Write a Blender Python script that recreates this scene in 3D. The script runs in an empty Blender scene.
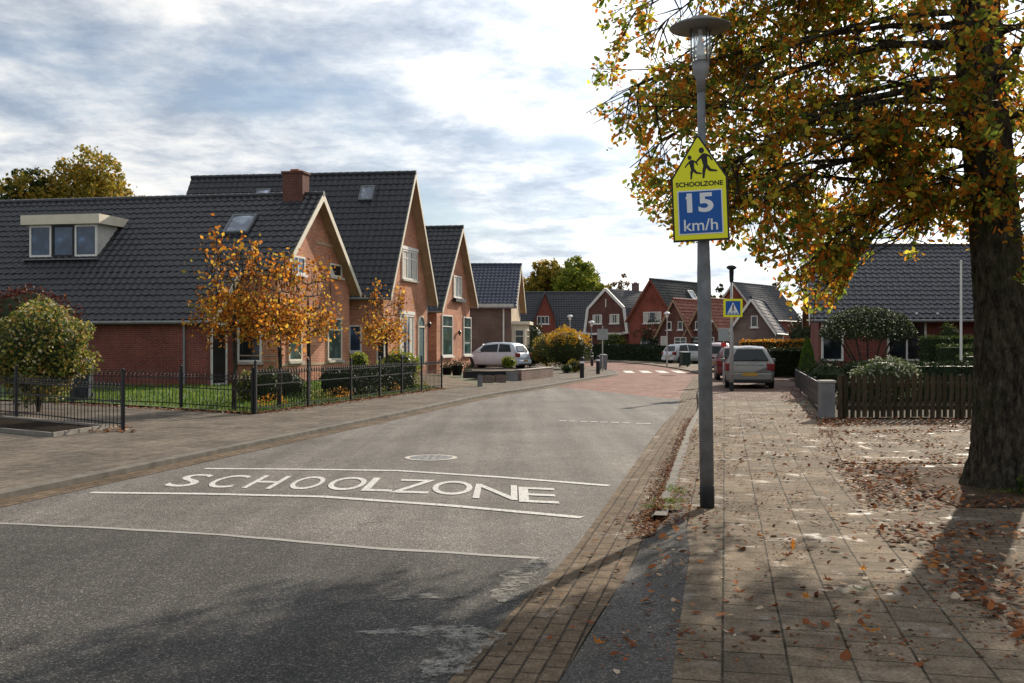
import bpy, math, random
from mathutils import Vector as V, Matrix, noise
R = math.radians
random.seed(7)
rnd = random.random
def ru(a, b): return a + (b - a) * random.random()
sc = bpy.context.scene
C = sc.collection
# ------------------------------------------------------------------ camera
F, CX, HZ, CAMH = 1000.0, 512.0, 345.0, 1.55
cd = bpy.data.cameras.new('camera'); cam = bpy.data.objects.new('camera', cd); C.objects.link(cam)
cam.location = (0, 0, CAMH); cam.rotation_euler = (R(90), 0, 0)
cd.sensor_width = 36; cd.lens = 36 * F / 1024; cd.shift_y = 3.5 / 1024; cd.clip_end = 3000; cd.clip_start = .05
sc.camera = cam
EYE = V((0, 0, CAMH))
def gp(px, py, z=0.0):
    Y = (CAMH - z) * F / (py - HZ)
    return V(((px - CX) / F * Y, Y, z))
def at(px, py, Y): return V(((px - CX) / F * Y, Y, CAMH + (HZ - py) / F * Y))
def rayplane(px, py, P, n):
    d = V(((px - CX) / F, 1, (HZ - py) / F))
    return EYE + d * ((P - EYE).dot(n) / d.dot(n))
# ------------------------------------------------------------------ materials
def lin(c):
    return tuple(((x / 255) / 12.92 if x / 255 <= .04045 else ((x / 255 + .055) / 1.055) ** 2.4) for x in c)
class NT:
    def __init__(s, name):
        s.m = bpy.data.materials.new(name); s.m.use_nodes = True
        s.t = s.m.node_tree; s.n = s.t.nodes; s.n.clear()
        s.out = s.n.new('ShaderNodeOutputMaterial')
    def a(s, typ, **kw):
        x = s.n.new(typ)
        for k, v in kw.items():
            if k in x.inputs.keys(): x.inputs[k].default_value = v
            else: setattr(x, k, v)
        return x
    def l(s, a, b): s.t.links.new(a, b)
    def bsdf(s, rough=.8, spec=.3, metal=0):
        b = s.a('ShaderNodeBsdfPrincipled'); b.inputs['Roughness'].default_value = rough
        b.inputs['Specular IOR Level'].default_value = spec; b.inputs['Metallic'].default_value = metal
        s.l(b.outputs[0], s.out.inputs[0]); return b
    def uv(s, scale=(1, 1, 1), rot=0, loc=(0, 0, 0)):
        t = s.a('ShaderNodeUVMap'); m = s.a('ShaderNodeMapping'); s.l(t.outputs[0], m.inputs[0])
        m.inputs['Scale'].default_value = scale; m.inputs['Rotation'].default_value = (0, 0, rot); m.inputs['Location'].default_value = loc
        return m.outputs[0]
    def noise(s, vec, scale, detail=4, rough=.6):
        x = s.a('ShaderNodeTexNoise'); x.inputs['Scale'].default_value = scale; x.inputs['Detail'].default_value = detail
        x.inputs['Roughness'].default_value = rough
        if vec is not None: s.l(vec, x.inputs['Vector'])
        return x.outputs[0]
    def ramp(s, fac, stops):
        x = s.a('ShaderNodeValToRGB'); s.l(fac, x.inputs[0]); e = x.color_ramp.elements
        while len(e) < len(stops): e.new(.5)
        for i, (p, c) in enumerate(stops):
            e[i].position = p; e[i].color = (*c, 1) if len(c) == 3 else c
        return x.outputs[0]
    def mix(s, fac, a, b, mode='MIX'):
        x = s.a('ShaderNodeMix', data_type='RGBA', blend_type=mode)
        for k, v in ((0, fac), (6, a), (7, b)):
            if hasattr(v, 'is_linked'): s.l(v, x.inputs[k])
            else: x.inputs[k].default_value = v if k == 0 else (*v, 1)
        return x.outputs[2]
    def bump(s, h, b, strength=.5, dist=.01):
        x = s.a('ShaderNodeBump'); x.inputs['Strength'].default_value = strength; x.inputs['Distance'].default_value = dist
        s.l(h, x.inputs['Height']); s.l(x.outputs[0], b.inputs['Normal'])
def scale(c, k): return tuple(x * k for x in c)
def plain(name, c, rough=.6, spec=.3, metal=0, var=.15, ns=3.0):
    t = NT(name); b = t.bsdf(rough, spec, metal)
    tc = t.a('ShaderNodeTexCoord').outputs['Object']
    n = t.noise(tc, ns, 5)
    t.l(t.ramp(n, [(.3, scale(c, 1 - var)), (.7, scale(c, 1 + var))]), b.inputs['Base Color'])
    n2 = t.noise(tc, ns * 12, 3); t.bump(n2, b, .15, .004)
    return t.m
def brickmat(name, c1, c2, mortar, bw=.22, bh=.068, ms=.011, bias=0, streak=.38):
    t = NT(name); b = t.bsdf(.9, .15)
    uv = t.uv()
    x = t.a('ShaderNodeTexBrick'); t.l(uv, x.inputs['Vector'])
    x.inputs['Color1'].default_value = (*c1, 1); x.inputs['Color2'].default_value = (*c2, 1); x.inputs['Mortar'].default_value = (*mortar, 1)
    x.inputs['Scale'].default_value = 1; x.inputs['Brick Width'].default_value = bw; x.inputs['Row Height'].default_value = bh
    x.inputs['Mortar Size'].default_value = ms; x.inputs['Bias'].default_value = bias; x.inputs['Mortar Smooth'].default_value = .3
    n = t.noise(uv, .7, 5); n2 = t.noise(uv, 9, 3)
    c = t.mix(1.0, x.outputs[0], t.ramp(n, [(.3, (1 - streak,) * 3), (.7, (1 + streak * .5,) * 3)]), 'MULTIPLY')
    c = t.mix(1.0, c, t.ramp(n2, [(.3, (.8,) * 3), (.7, (1.15,) * 3)]), 'MULTIPLY')
    t.l(c, b.inputs['Base Color'])
    t.bump(x.outputs[1], b, -.5, .008)
    return t.m
def leafmat(name, stops, trans=.45, rough=.6, spec=.15):
    t = NT(name)
    g = t.a('ShaderNodeNewGeometry')
    c = t.ramp(g.outputs['Random Per Island'], stops)
    d = t.a('ShaderNodeBsdfPrincipled'); d.inputs['Roughness'].default_value = rough; d.inputs['Specular IOR Level'].default_value = spec
    tr = t.a('ShaderNodeBsdfTranslucent'); t.l(c, d.inputs['Base Color']); t.l(c, tr.inputs[0])
    m = t.a('ShaderNodeMixShader'); m.inputs[0].default_value = trans
    t.l(d.outputs[0], m.inputs[1]); t.l(tr.outputs[0], m.inputs[2]); t.l(m.outputs[0], t.out.inputs[0])
    return t.m
def glassmat(name, c=(.02, .025, .03), rough=.06):
    t = NT(name); b = t.bsdf(rough, .6); uv = t.uv()
    n = t.noise(uv, 1.6, 2)
    t.l(t.ramp(n, [(.42, scale(c, .5)), (.6, c), (.75, scale(c, 2.5))]), b.inputs['Base Color'])
    return t.m
def tilemat(name, c, rough=.45, spec=.45, var=.25):
    t = NT(name); b = t.bsdf(rough, spec); uv = t.uv()
    n = t.noise(uv, 1.2, 6); g = t.a('ShaderNodeNewGeometry')
    x = t.ramp(n, [(.3, scale(c, 1 - var)), (.7, scale(c, 1 + var))])
    x = t.mix(1.0, x, t.ramp(t.noise(uv, 6, 2), [(.35, (.75,) * 3), (.65, (1.25,) * 3)]), 'MULTIPLY')
    # lichen specks
    x = t.mix(t.ramp(t.noise(uv, 14, 3), [(.62, (0,) * 3), (.75, (.45,) * 3)]), x, (.17, .17, .13))
    t.l(x, b.inputs['Base Color']); t.bump(t.noise(uv, 40, 3), b, .2, .004)
    return t.m
def paversmat(name, c1, c2, mortar, bw, bh, ms, rot, offset=.5, stain=.35, wet=.0):
    t = NT(name); b = t.bsdf(.92, .08); uv = t.uv(rot=rot)
    wob = t.noise(t.uv(), 1.3, 2)
    uvw = t.a('ShaderNodeVectorMath', operation='ADD'); sc_ = t.a('ShaderNodeVectorMath', operation='SCALE')
    nn = t.a('ShaderNodeTexNoise'); nn.inputs['Scale'].default_value = 1.4; t.l(t.uv(), nn.inputs['Vector'])
    t.l(nn.outputs[1], sc_.inputs[0]); sc_.inputs['Scale'].default_value = .018
    t.l(uv, uvw.inputs[0]); t.l(sc_.outputs[0], uvw.inputs[1])
    x = t.a('ShaderNodeTexBrick'); t.l(uvw.outputs[0], x.inputs['Vector']); x.offset = offset
    x.inputs['Color1'].default_value = (*c1, 1); x.inputs['Color2'].default_value = (*c2, 1); x.inputs['Mortar'].default_value = (*mortar, 1)
    x.inputs['Scale'].default_value = 1; x.inputs['Brick Width'].default_value = bw; x.inputs['Row Height'].default_value = bh
    x.inputs['Mortar Size'].default_value = ms; x.inputs['Mortar Smooth'].default_value = .5
    u = t.uv(); t.l(t.mix(t.ramp(t.noise(u, 4, 5, .7), [(.42, (0,) * 3), (.6, (.8,) * 3)]), mortar, scale(c2, .75)), x.inputs['Mortar'])
    u = t.uv()
    c = t.mix(1.0, x.outputs[0], t.ramp(t.noise(u, .8, 6, .65), [(.3, (1 - stain,) * 3), (.68, (1 + stain * .6,) * 3)]), 'MULTIPLY')
    c = t.mix(1.0, c, t.ramp(t.noise(u, 60, 3, .7), [(.3, (.5,) * 3), (.7, (1.45,) * 3)]), 'MULTIPLY')
    c = t.mix(1.0, c, t.ramp(t.noise(u, 7, 6, .75), [(.35, (.65, .63, .58)), (.62, (1.15, 1.13, 1.1))]), 'MULTIPLY')
    c = t.mix(t.ramp(t.noise(u, 3.1, 5, .7), [(.62, (0,) * 3), (.72, (.6,) * 3)]), c, (.035, .03, .02))
    t.l(c, b.inputs['Base Color'])
    t.l(t.ramp(t.noise(u, 2.4, 7, .7), [(.56, (.92,) * 3), (.68, (.42,) * 3)]), b.inputs['Roughness']); t.l(t.ramp(t.noise(u, 2.4, 7, .7), [(.56, (.08,) * 3), (.68, (.28,) * 3)]), b.inputs['Specular IOR Level'])
    h = t.mix(.35, x.outputs[1], t.noise(u, 50, 3), 'MIX')
    bp = t.a('ShaderNodeBump'); bp.inputs['Strength'].default_value = .6; bp.inputs['Distance'].default_value = .012; bp.invert = True
    t.l(h, bp.inputs['Height']); t.l(bp.outputs[0], b.inputs['Normal'])
    return t.m
def asphaltmat(name, c, lightc, k=1.0):
    t = NT(name); b = t.bsdf(.85, .16); u = t.uv()
    v = t.a('ShaderNodeTexVoronoi'); t.l(u, v.inputs['Vector']); v.inputs['Scale'].default_value = 115
    sp = t.a('ShaderNodeSeparateColor'); t.l(v.outputs['Color'], sp.inputs[0])
    c0 = t.ramp(sp.outputs[0], [(.0, scale(c, .5)), (.55, c), (.85, scale(c, 1.4)), (.98, lightc)])
    c0 = t.mix(1.0, c0, t.ramp(t.noise(u, .45, 6, .6), [(.3, (.72,) * 3), (.7, (1.2,) * 3)]), 'MULTIPLY')
    c0 = t.mix(1.0, c0, t.ramp(t.noise(u, 5, 5, .65), [(.3, (.85,) * 3), (.7, (1.12,) * 3)]), 'MULTIPLY')
    # long tyre-worn streaks along the road
    st = t.noise(t.uv(scale=(1.6, .08, 1), rot=.21), 1.0, 3)
    c0 = t.mix(1.0, c0, t.ramp(st, [(.35, (.74,) * 3), (.65, (1.16,) * 3)]), 'MULTIPLY')
    oil = t.ramp(t.noise(u, 1.7, 6, .7), [(.66, (1,) * 3), (.76, (.62,) * 3)]); c0 = t.mix(1.0, c0, oil, 'MULTIPLY')
    cr = t.a('ShaderNodeTexVoronoi', feature='DISTANCE_TO_EDGE'); cr.inputs['Scale'].default_value = .42
    wv = t.a('ShaderNodeVectorMath', operation='ADD'); ns_ = t.a('ShaderNodeTexNoise'); ns_.inputs['Scale'].default_value = 2.5; ns_.inputs['Detail'].default_value = 6; t.l(u, ns_.inputs['Vector'])
    t.l(u, wv.inputs[0]); t.l(ns_.outputs[1], wv.inputs[1]); t.l(wv.outputs[0], cr.inputs['Vector'])
    crk = t.ramp(cr.outputs['Distance'], [(.0, (.35,) * 3), (.006, (1,) * 3)]); gate = t.ramp(t.noise(u, .6, 2), [(.48, (0,) * 3), (.56, (1,) * 3)])
    c0 = t.mix(1.0, c0, t.mix(gate, (1, 1, 1), crk), 'MULTIPLY')
    t.l(c0, b.inputs['Base Color'])
    t.bump(v.outputs['Distance'], b, .7, .006)
    return t.m
M = {}
M['asphalt'] = asphaltmat('asphalt_old', (.142, .130, .116), (.36, .33, .29))
M['patch'] = asphaltmat('asphalt_dark', (.060, .057, .053), (.22, .2, .17))
M['ramp'] = asphaltmat('asphalt_ramp', (.085, .078, .07), (.2, .185, .17))
M['red_road'] = paversmat('red_street_bricks', (.26, .145, .12), (.22, .125, .105), (.16, .12, .1), .2, .1, .008, R(102))
M['gutter'] = paversmat('gutter_bricks', (.17, .125, .085), (.125, .095, .068), (.03, .025, .02), .21, .105, .009, R(102))
M['pavers'] = paversmat('pavers', (.215, .170, .122), (.14, .113, .085), (.03, .028, .018), .3, .3, .008, R(90) - R(-12))
M['pavers_far'] = paversmat('pavers_left', (.17, .145, .12), (.125, .108, .092), (.05, .042, .035), .3, .3, .009, R(90) + R(13))
M['verge_bricks'] = paversmat('verge_bricks', (.17, .13, .092), (.115, .09, .066), (.03, .026, .018), .21, .105, .007, R(20), stain=.5)
M['bay'] = paversmat('parking_bricks', (.17, .11, .09), (.14, .095, .08), (.06, .045, .04), .2, .1, .008, R(90) + R(12))
M['kerb'] = plain('kerb_concrete', (.105, .094, .078), .9, var=.4, ns=4)
M['white_paint'] = None
def paint(name, c, wear=.62):
    t = NT(name); b = t.bsdf(.7, .3); u = t.uv()
    f = t.ramp(t.noise(u, 28, 5, .75), [(wear, (0,) * 3), (wear + .08, (1,) * 3)])
    t.l(t.mix(f, t.mix(t.noise(u, 2, 4), c, scale(c, .6)), (.15, .14, .125)), b.inputs['Base Color'])
    t.bump(t.noise(u, 60, 3), b, .4, .004)
    return t.m
M['white_paint'] = paint('road_paint', (.66, .65, .61), .52)
M['seal'] = paint('sealant', (.36, .34, .31), .56)
t = NT('sealant_smear'); b = t.bsdf(.8, .15); u = t.uv(); b.inputs['Base Color'].default_value = (.34, .32, .28, 1)
t.l(t.ramp(t.noise(u, 60, 3), [(.3, (.22, .2, .17)), (.7, (.42, .4, .35))]), b.inputs['Base Color'])
tr = t.a('ShaderNodeBsdfTransparent'); mx = t.a('ShaderNodeMixShader'); t.l(t.ramp(t.noise(u, 9, 8, .75), [(.44, (0,) * 3), (.64, (.85,) * 3)]), mx.inputs[0])
t.l(tr.outputs[0], mx.inputs[1]); t.l(b.outputs[0], mx.inputs[2]); t.l(mx.outputs[0], t.out.inputs[0]); M['smear'] = t.m
M['soil'] = plain('soil', (.055, .042, .03), .95, .05, var=.5, ns=8)
M['bed_soil'] = plain('bed_soil', (.022, .017, .013), .98, .02, var=.6, ns=14)
M['verge'] = plain('verge_soil', (.07, .048, .032), .95, .03, var=.55, ns=3)
M['ground'] = plain('ground', (.075, .08, .04), .95, var=.4, ns=.6)
M['lawn'] = plain('lawn', (.06, .10, .022), .95, var=.3, ns=4)
M['brick_red'] = brickmat('brick_red', (.24, .052, .034), (.17, .042, .03), (.19, .13, .11))
M['brick_orange'] = brickmat('brick_orange', (.54, .205, .115), (.38, .13, .068), (.48, .34, .24))
M['brick_pale'] = brickmat('brick_pale', (.50, .38, .24), (.44, .32, .2), (.4, .33, .25))
M['brick_brown'] = brickmat('brick_brown', (.17, .095, .075), (.115, .07, .06), (.25, .2, .17))
M['brick_dark'] = brickmat('brick_dark', (.17, .055, .042), (.125, .045, .035), (.13, .1, .085))
M['brick_scarlet'] = brickmat('brick_scarlet', (.27, .06, .035), (.22, .05, .03), (.2, .1, .08))
M['brick_taupe'] = brickmat('brick_taupe', (.2, .14, .12), (.16, .115, .1), (.22, .18, .16))
M['brick_yellow'] = brickmat('brick_yellow', (.5, .4, .28), (.42, .33, .23), (.4, .34, .26))
M['tile_black'] = tilemat('tile_black', (.032, .033, .037), .42, .45)
M['tile_blue'] = tilemat('tile_blue', (.028, .036, .062), .38, .5)
M['tile_slate'] = tilemat('tile_slate', (.06, .061, .069), .5, .3)
M['tile_grey'] = tilemat('tile_grey', (.10, .10, .105), .8, .12)
M['tile_red'] = tilemat('tile_red', (.2, .072, .052), .7, .15)
M['tile_purple'] = tilemat('tile_purple', (.12, .05, .055), .5, .4)
M['tile_dull'] = tilemat('tile_dull', (.045, .05, .052), .85, .08); M['tile_bluedull'] = tilemat('tile_blue_dull', (.035, .042, .065), .7, .18)
M['white'] = plain('white_paintwork', (.68, .66, .61), .5, var=.07)
M['cream'] = plain('cream_paintwork', (.62, .56, .44), .55, var=.08)
M['grey_white'] = plain('weathered_cladding', (.5, .48, .43), .6, var=.1)
M['wood_brown'] = plain('soffit_wood', (.30, .20, .12), .6, var=.2)
M['black_paint'] = plain('black_paint', (.018, .018, .02), .45, var=.2)
M['gutter_grey'] = plain('zinc', (.22, .22, .22), .5, .4, .3, var=.15)
M['grey_box'] = plain('grey_stone', (.17, .17, .175), .8, var=.2)
M['stone'] = plain('pale_stone', (.42, .39, .34), .85, var=.2)
M['stone_dull'] = plain('bed_edging', (.19, .175, .15), .85, var=.3)
M['lead'] = plain('lead', (.16, .17, .18), .5, var=.2)
M['glass'] = glassmat('window_glass')
M['glass_blue'] = glassmat('window_glass_blue', (.05, .09, .16), .1)
M['glass_green'] = glassmat('window_glass_green', (.05, .1, .09), .1)
M['glass_sky'] = glassmat('skylight_glass', (.34, .38, .45), .12)
M['curtain'] = plain('curtain', (.5, .48, .42), .9, var=.2, ns=8)
M['door_black'] = plain('door_dark', (.012, .013, .012), .4)
M['door_teal'] = plain('door_teal', (.04, .09, .1), .45)
M['pole'] = plain('galvanised_pole', (.16, .17, .18), .5, .4, .2, var=.35, ns=6)
M['pole_light'] = plain('light_pole', (.35, .35, .34), .5, .5, .2, var=.2)
M['pole_base'] = plain('pole_base_black', (.02, .022, .024), .5, var=.3)
M['bark'] = None
t = NT('bark'); b = t.bsdf(.95, .1); o = t.a('ShaderNodeTexCoord').outputs['Object']
mp = t.a('ShaderNodeMapping'); mp.inputs['Scale'].default_value = (1, 1, .4); t.l(o, mp.inputs[0])
n1 = t.noise(mp.outputs[0], 17, 9, .75); n2 = t.noise(o, 2.2, 5)
c = t.ramp(n1, [(.38, (.012, .010, .008)), (.52, (.06, .05, .037)), (.68, (.15, .13, .095))])
t.l(t.mix(t.ramp(n2, [(.5, (0,) * 3), (.7, (.5,) * 3)]), c, (.06, .075, .03)), b.inputs['Base Color']); t.bump(n1, b, 1.0, .06)
M['bark'] = t.m
M['wood_fence'] = None
t = NT('fence_wood'); b = t.bsdf(.9, .15); o = t.a('ShaderNodeTexCoord').outputs['Object']
mp = t.a('ShaderNodeMapping'); mp.inputs['Scale'].default_value = (1, 1, .15); t.l(o, mp.inputs[0])
oi = t.a('ShaderNodeObjectInfo')
c = t.ramp(t.noise(mp.outputs[0], 30, 5), [(.3, (.025, .02, .014)), (.7, (.085, .066, .043))])
c = t.mix(1.0, c, t.ramp(oi.outputs['Random'], [(0, (.6, .62, .55)), (1, (1.15, 1.1, 1.0))]), 'MULTIPLY')
t.l(t.mix(t.ramp(t.noise(o, 4, 4), [(.5, (0,) * 3), (.7, (.6,) * 3)]), c, (.03, .038, .014)), b.inputs['Base Color']); M['wood_fence'] = t.m
M['sign_yellow'] = plain('sign_yellow', (.80, .80, .02), .45, var=.04)
M['sign_blue'] = plain('sign_blue', (.007, .09, .35), .45, var=.05)
M['sign_white'] = plain('sign_white', (.72, .74, .76), .5, var=.04)
M['sign_black'] = plain('sign_black', (.018, .018, .018), .5, var=.1)
M['sign_back'] = plain('sign_back', (.28, .30, .30), .5, var=.1)
M['sign_red'] = plain('sign_red', (.5, .03, .03), .5)
M['bin_green'] = plain('bin_green', (.012, .03, .025), .5)
M['bin_dark'] = plain('bin_dark', (.015, .022, .035), .5)
M['terracotta'] = plain('terracotta', (.3, .12, .07), .8)
M['clear'] = None
t = NT('lamp_glass'); g = t.a('ShaderNodeBsdfGlossy'); g.inputs['Roughness'].default_value = .08; tr = t.a('ShaderNodeBsdfTransparent')
tr.inputs[0].default_value = (.82, .85, .85, 1); mx = t.a('ShaderNodeMixShader'); mx.inputs[0].default_value = .18
t.l(tr.outputs[0], mx.inputs[1]); t.l(g.outputs[0], mx.inputs[2]); t.l(mx.outputs[0], t.out.inputs[0]); M['clear'] = t.m
def carpaint(name, c, metal=.25, rough=.35):
    t = NT(name); b = t.bsdf(rough, .5, metal); b.inputs['Base Color'].default_value = (*c, 1)
    b.inputs['Coat Weight'].default_value = .3; b.inputs['Coat Roughness'].default_value = .08
    o = t.a('ShaderNodeTexCoord').outputs['Object']
    t.l(t.ramp(t.noise(o, 1.5, 4), [(.3, scale(c, .85)), (.7, scale(c, 1.05))]), b.inputs['Base Color'])
    return t.m
M['car_silver'] = carpaint('car_silver', (.52, .60, .68), .0, .5); M['car_white'] = carpaint('car_pale_silver', (.55, .56, .58))
M['car_grey'] = carpaint('car_champagne', (.19, .183, .17), .1); M['car_red'] = carpaint('car_dark_red', (.13, .02, .025), .3); M['car_rose'] = carpaint('car_mauve', (.3, .24, .245))
M['car_glass'] = plain('car_glass', (.012, .017, .018), .12, .35, var=.1)
M['car_black'] = plain('car_plastic', (.02, .02, .02), .6)
M['tyre'] = plain('tyre', (.02, .02, .02), .85); M['rim'] = plain('rim', (.4, .4, .41), .35, .5, .7)
M['tail'] = plain('tail_light', (.16, .008, .01), .25, .4); M['plate_y'] = plain('plate_yellow', (.42, .24, .04), .5)
# foliage
M['lf_oak'] = leafmat('oak_leaves', [(0, (.08, .12, .02)), (.25, (.17, .23, .035)), (.42, (.3, .3, .05)), (.56, (.38, .2, .025)), (.72, (.6, .24, .03)), (.86, (.5, .13, .02)), (.92, (.65, .56, .06))], .65)
M['lf_orange'] = leafmat('orange_leaves', [(0, (.12, .04, .015)), (.3, (.36, .12, .02)), (.6, (.55, .21, .025)), (.85, (.65, .42, .06)), (1, (.18, .17, .03))], .55)
M['lf_varieg'] = leafmat('variegated_leaves', [(0, (.04, .07, .015)), (.4, (.12, .15, .03)), (.62, (.28, .26, .05)), (.8, (.45, .36, .09)), (.9, (.36, .15, .03)), (.97, (.6, .56, .35))], .35)
M['lf_green'] = leafmat('green_leaves', [(0, (.02, .038, .01)), (.5, (.04, .065, .015)), (1, (.08, .10, .025))], .3)
M['lf_dark'] = leafmat('dark_leaves', [(0, (.01, .02, .008)), (.6, (.022, .038, .014)), (1, (.05, .06, .025))], .2)
M['lf_lime'] = leafmat('lime_leaves', [(0, (.09, .13, .02)), (.5, (.19, .23, .03)), (1, (.34, .32, .04))], .5)
M['lf_purple'] = leafmat('purple_leaves', [(0, (.03, .01, .01)), (.6, (.09, .025, .018)), (1, (.16, .05, .02))], .3)
M['lf_yellow'] = leafmat('yellow_tree_leaves', [(0, (.11, .11, .02)), (.5, (.27, .22, .03)), (1, (.42, .24, .04))], .5)
M['lf_hedge_y'] = leafmat('golden_leaves', [(0, (.30, .22, .015)), (.5, (.55, .36, .02)), (1, (.5, .15, .02))], .4)
M['lf_white'] = leafmat('white_edged_leaves', [(0, (.04, .07, .02)), (.5, (.1, .13, .04)), (1, (.5, .5, .38))], .25)
M['lf_conifer'] = leafmat('conifer_leaves', [(0, (.03, .06, .01)), (.6, (.07, .13, .018)), (1, (.15, .2, .03))], .25)
M['lf_litter'] = leafmat('fallen_leaves', [(0, (.06, .03, .018)), (.35, (.15, .055, .025)), (.6, (.24, .08, .03)), (.8, (.35, .15, .05)), (.95, (.4, .3, .2)), (1, (.5, .42, .32))], .15, .8, .05)
M['grass'] = leafmat('grass_blades', [(0, (.05, .10, .015)), (.6, (.11, .19, .025)), (1, (.24, .28, .05))], .4)
M['lf_brown'] = leafmat('brown_tree_leaves', [(0, (.08, .05, .025)), (.5, (.16, .10, .05)), (1, (.25, .16, .06))], .35)
# ------------------------------------------------------------------ mesh helpers
class MB:
    def __init__(s): s.v = []; s.f = []; s.mi = []
    def add(s, vs, fs, m=0):
        o = len(s.v); s.v += [tuple(x) for x in vs]
        for f in fs: s.f.append(tuple(i + o for i in f)); s.mi.append(m)
        return s
    def poly(s, vs, m=0): return s.add(vs, [tuple(range(len(vs)))], m)
    def hexa(s, b, t, m=0):
        return s.add(list(b) + list(t), [(3, 2, 1, 0), (4, 5, 6, 7), (0, 1, 5, 4), (1, 2, 6, 5), (2, 3, 7, 6), (3, 0, 4, 7)], m)
    def box(s, c, d, m=0, ax=None):
        ax = ax or (V((1, 0, 0)), V((0, 1, 0)), V((0, 0, 1))); c = V(c)
        X, Y, Z = ax[0] * d[0] / 2, ax[1] * d[1] / 2, ax[2] * d[2] / 2
        return s.hexa([c - X - Y - Z, c + X - Y - Z, c + X + Y - Z, c - X + Y - Z], [c - X - Y + Z, c + X - Y + Z, c + X + Y + Z, c - X + Y + Z], m)
    def beam(s, a, b, w, h, m=0, up=V((0, 0, 1))):
        a, b = V(a), V(b); d = (b - a); L = d.length; d.normalize()
        x = d.cross(up); x.normalize(); y = x.cross(d)
        return s.box((a + b) / 2, (w, L, h), m, (x, d, y))
    def tube(s, pts, rad, n=8, m=0, cap=True):
        pts = [V(p) for p in pts]
        if not hasattr(rad, '__len__'): rad = [rad] * len(pts)
        vs = []; fs = []
        ref = V((0, 0, 1)) if abs((pts[-1] - pts[0]).normalized().z) < .9 else V((1, 0, 0))
        for i, p in enumerate(pts):
            d = (pts[min(i + 1, len(pts) - 1)] - pts[max(i - 1, 0)]).normalized()
            x = d.cross(ref).normalized(); y = x.cross(d)
            for k in range(n):
                a = 2 * math.pi * k / n; vs.append(p + (x * math.cos(a) + y * math.sin(a)) * rad[i])
        for i in range(len(pts) - 1):
            for k in range(n):
                k2 = (k + 1) % n; fs.append((i * n + k, i * n + k2, (i + 1) * n + k2, (i + 1) * n + k))
        if cap: fs.append(tuple(range(n - 1, -1, -1))); fs.append(tuple((len(pts) - 1) * n + k for k in range(n)))
        return s.add(vs, fs, m)
    def lathe(s, c, prof, n=24, m=0):
        c = V(c); vs = []; fs = []
        for r, z in prof:
            for k in range(n):
                a = 2 * math.pi * k / n; vs.append(c + V((r * math.cos(a), r * math.sin(a), z)))
        for i in range(len(prof) - 1):
            for k in range(n):
                k2 = (k + 1) % n; fs.append((i * n + k, i * n + k2, (i + 1) * n + k2, (i + 1) * n + k))
        fs.append(tuple(range(n - 1, -1, -1))); fs.append(tuple((len(prof) - 1) * n + k for k in range(n)))
        return s.add(vs, fs, m)
    def prism(s, poly, ext, m=0):
        n = len(poly); e = V(ext); poly = [V(p) for p in poly]
        return s.add(poly + [p + e for p in poly], [tuple(range(n - 1, -1, -1)), tuple(range(n, 2 * n))] + [(i, (i + 1) % n, n + (i + 1) % n, n + i) for i in range(n)], m)
    def leaf(s, p, size, up=None, m=0, asp=.6, bend=.2, flat=0):
        a = V((ru(-1, 1), ru(-1, 1), ru(-1, 1) * (1 - flat)))
        if a.length < .01: a = V((1, 0, 0))
        a.normalize(); n = V((ru(-1, 1), ru(-1, 1), ru(-1, 1))) if not flat else V((ru(-.4, .4), ru(-.4, .4), 1))
        b = a.cross(n)
        if b.length < .01: b = V((0, 0, 1)).cross(a)
        b.normalize(); nn = a.cross(b); l = size * ru(.7, 1.3); w = l * asp / 2
        a2 = ru(-.1, .1); p = V(p); q = nn * bend * l * ru(-1, 1)
        s.add([p - a * l / 2, p - a * l * .1 + b * w, p + a * l * .25 + b * w * .8 + q * .5, p + a * l / 2 + q, p + a * l * .25 - b * w * .8 + q * .5, p - a * l * .1 - b * w], [(0, 1, 2, 3), (0, 3, 4, 5)], m)
    def leaf4(s, p, size, asp=.6, m=0):
        a = V((ru(-1, 1), ru(-1, 1), ru(-1, 1))).normalized(); b = a.cross(V((ru(-1, 1), ru(-1, 1), ru(-1, 1)))).normalized()
        l = size * ru(.7, 1.3) / 2; w = l * asp; p = V(p)
        s.add([p - a * l, p + b * w, p + a * l, p - b * w], [(0, 1, 2, 3)], m)
    def build(s, name, mats, parent=None, off=None, smooth=False, bevel=0, subsurf=0):
        off = V(off) if off is not None else V((0, 0, 0))
        me = bpy.data.meshes.new(name); me.from_pydata([tuple(V(v) - off) for v in s.v] if off.length else s.v, [], s.f)
        if not isinstance(mats, (list, tuple)): mats = [mats]
        for x in mats: me.materials.append(M[x] if isinstance(x, str) else x)
        if len(mats) > 1: me.polygons.foreach_set('material_index', s.mi)
        uvl = me.uv_layers.new(name='UVMap'); d = []
        vs = s.v
        for f in s.f:
            p0 = V(vs[f[0]]); p1 = V(vs[f[1]]); p2 = V(vs[f[2]])
            n = (p1 - p0).cross(p2 - p0)
            if n.length < 1e-9 and len(f) > 3: n = (p2 - p0).cross(V(vs[f[3]]) - p0)
            if n.length > 1e-12: n.normalize()
            if abs(n.z) > .97 or n.length < .5:
                for i in f: d += [vs[i][0], vs[i][1]]
            else:
                t = V((-n.y, n.x, 0)).normalized(); q = n.cross(t)
                for i in f: p = V(vs[i]); d += [p.dot(t), p.dot(q)]
        uvl.data.foreach_set('uv', d)
        if smooth: me.polygons.foreach_set('use_smooth', [True] * len(me.polygons))
        me.update()
        ob = bpy.data.objects.new(name, me); C.objects.link(ob)
        if parent: ob.parent = parent
        if bevel:
            b = ob.modifiers.new('bevel', 'BEVEL'); b.width = bevel; b.segments = 2; b.limit_method = 'ANGLE'
        if subsurf:
            b = ob.modifiers.new('sub', 'SUBSURF'); b.levels = b.render_levels = subsurf
        return ob
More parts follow.
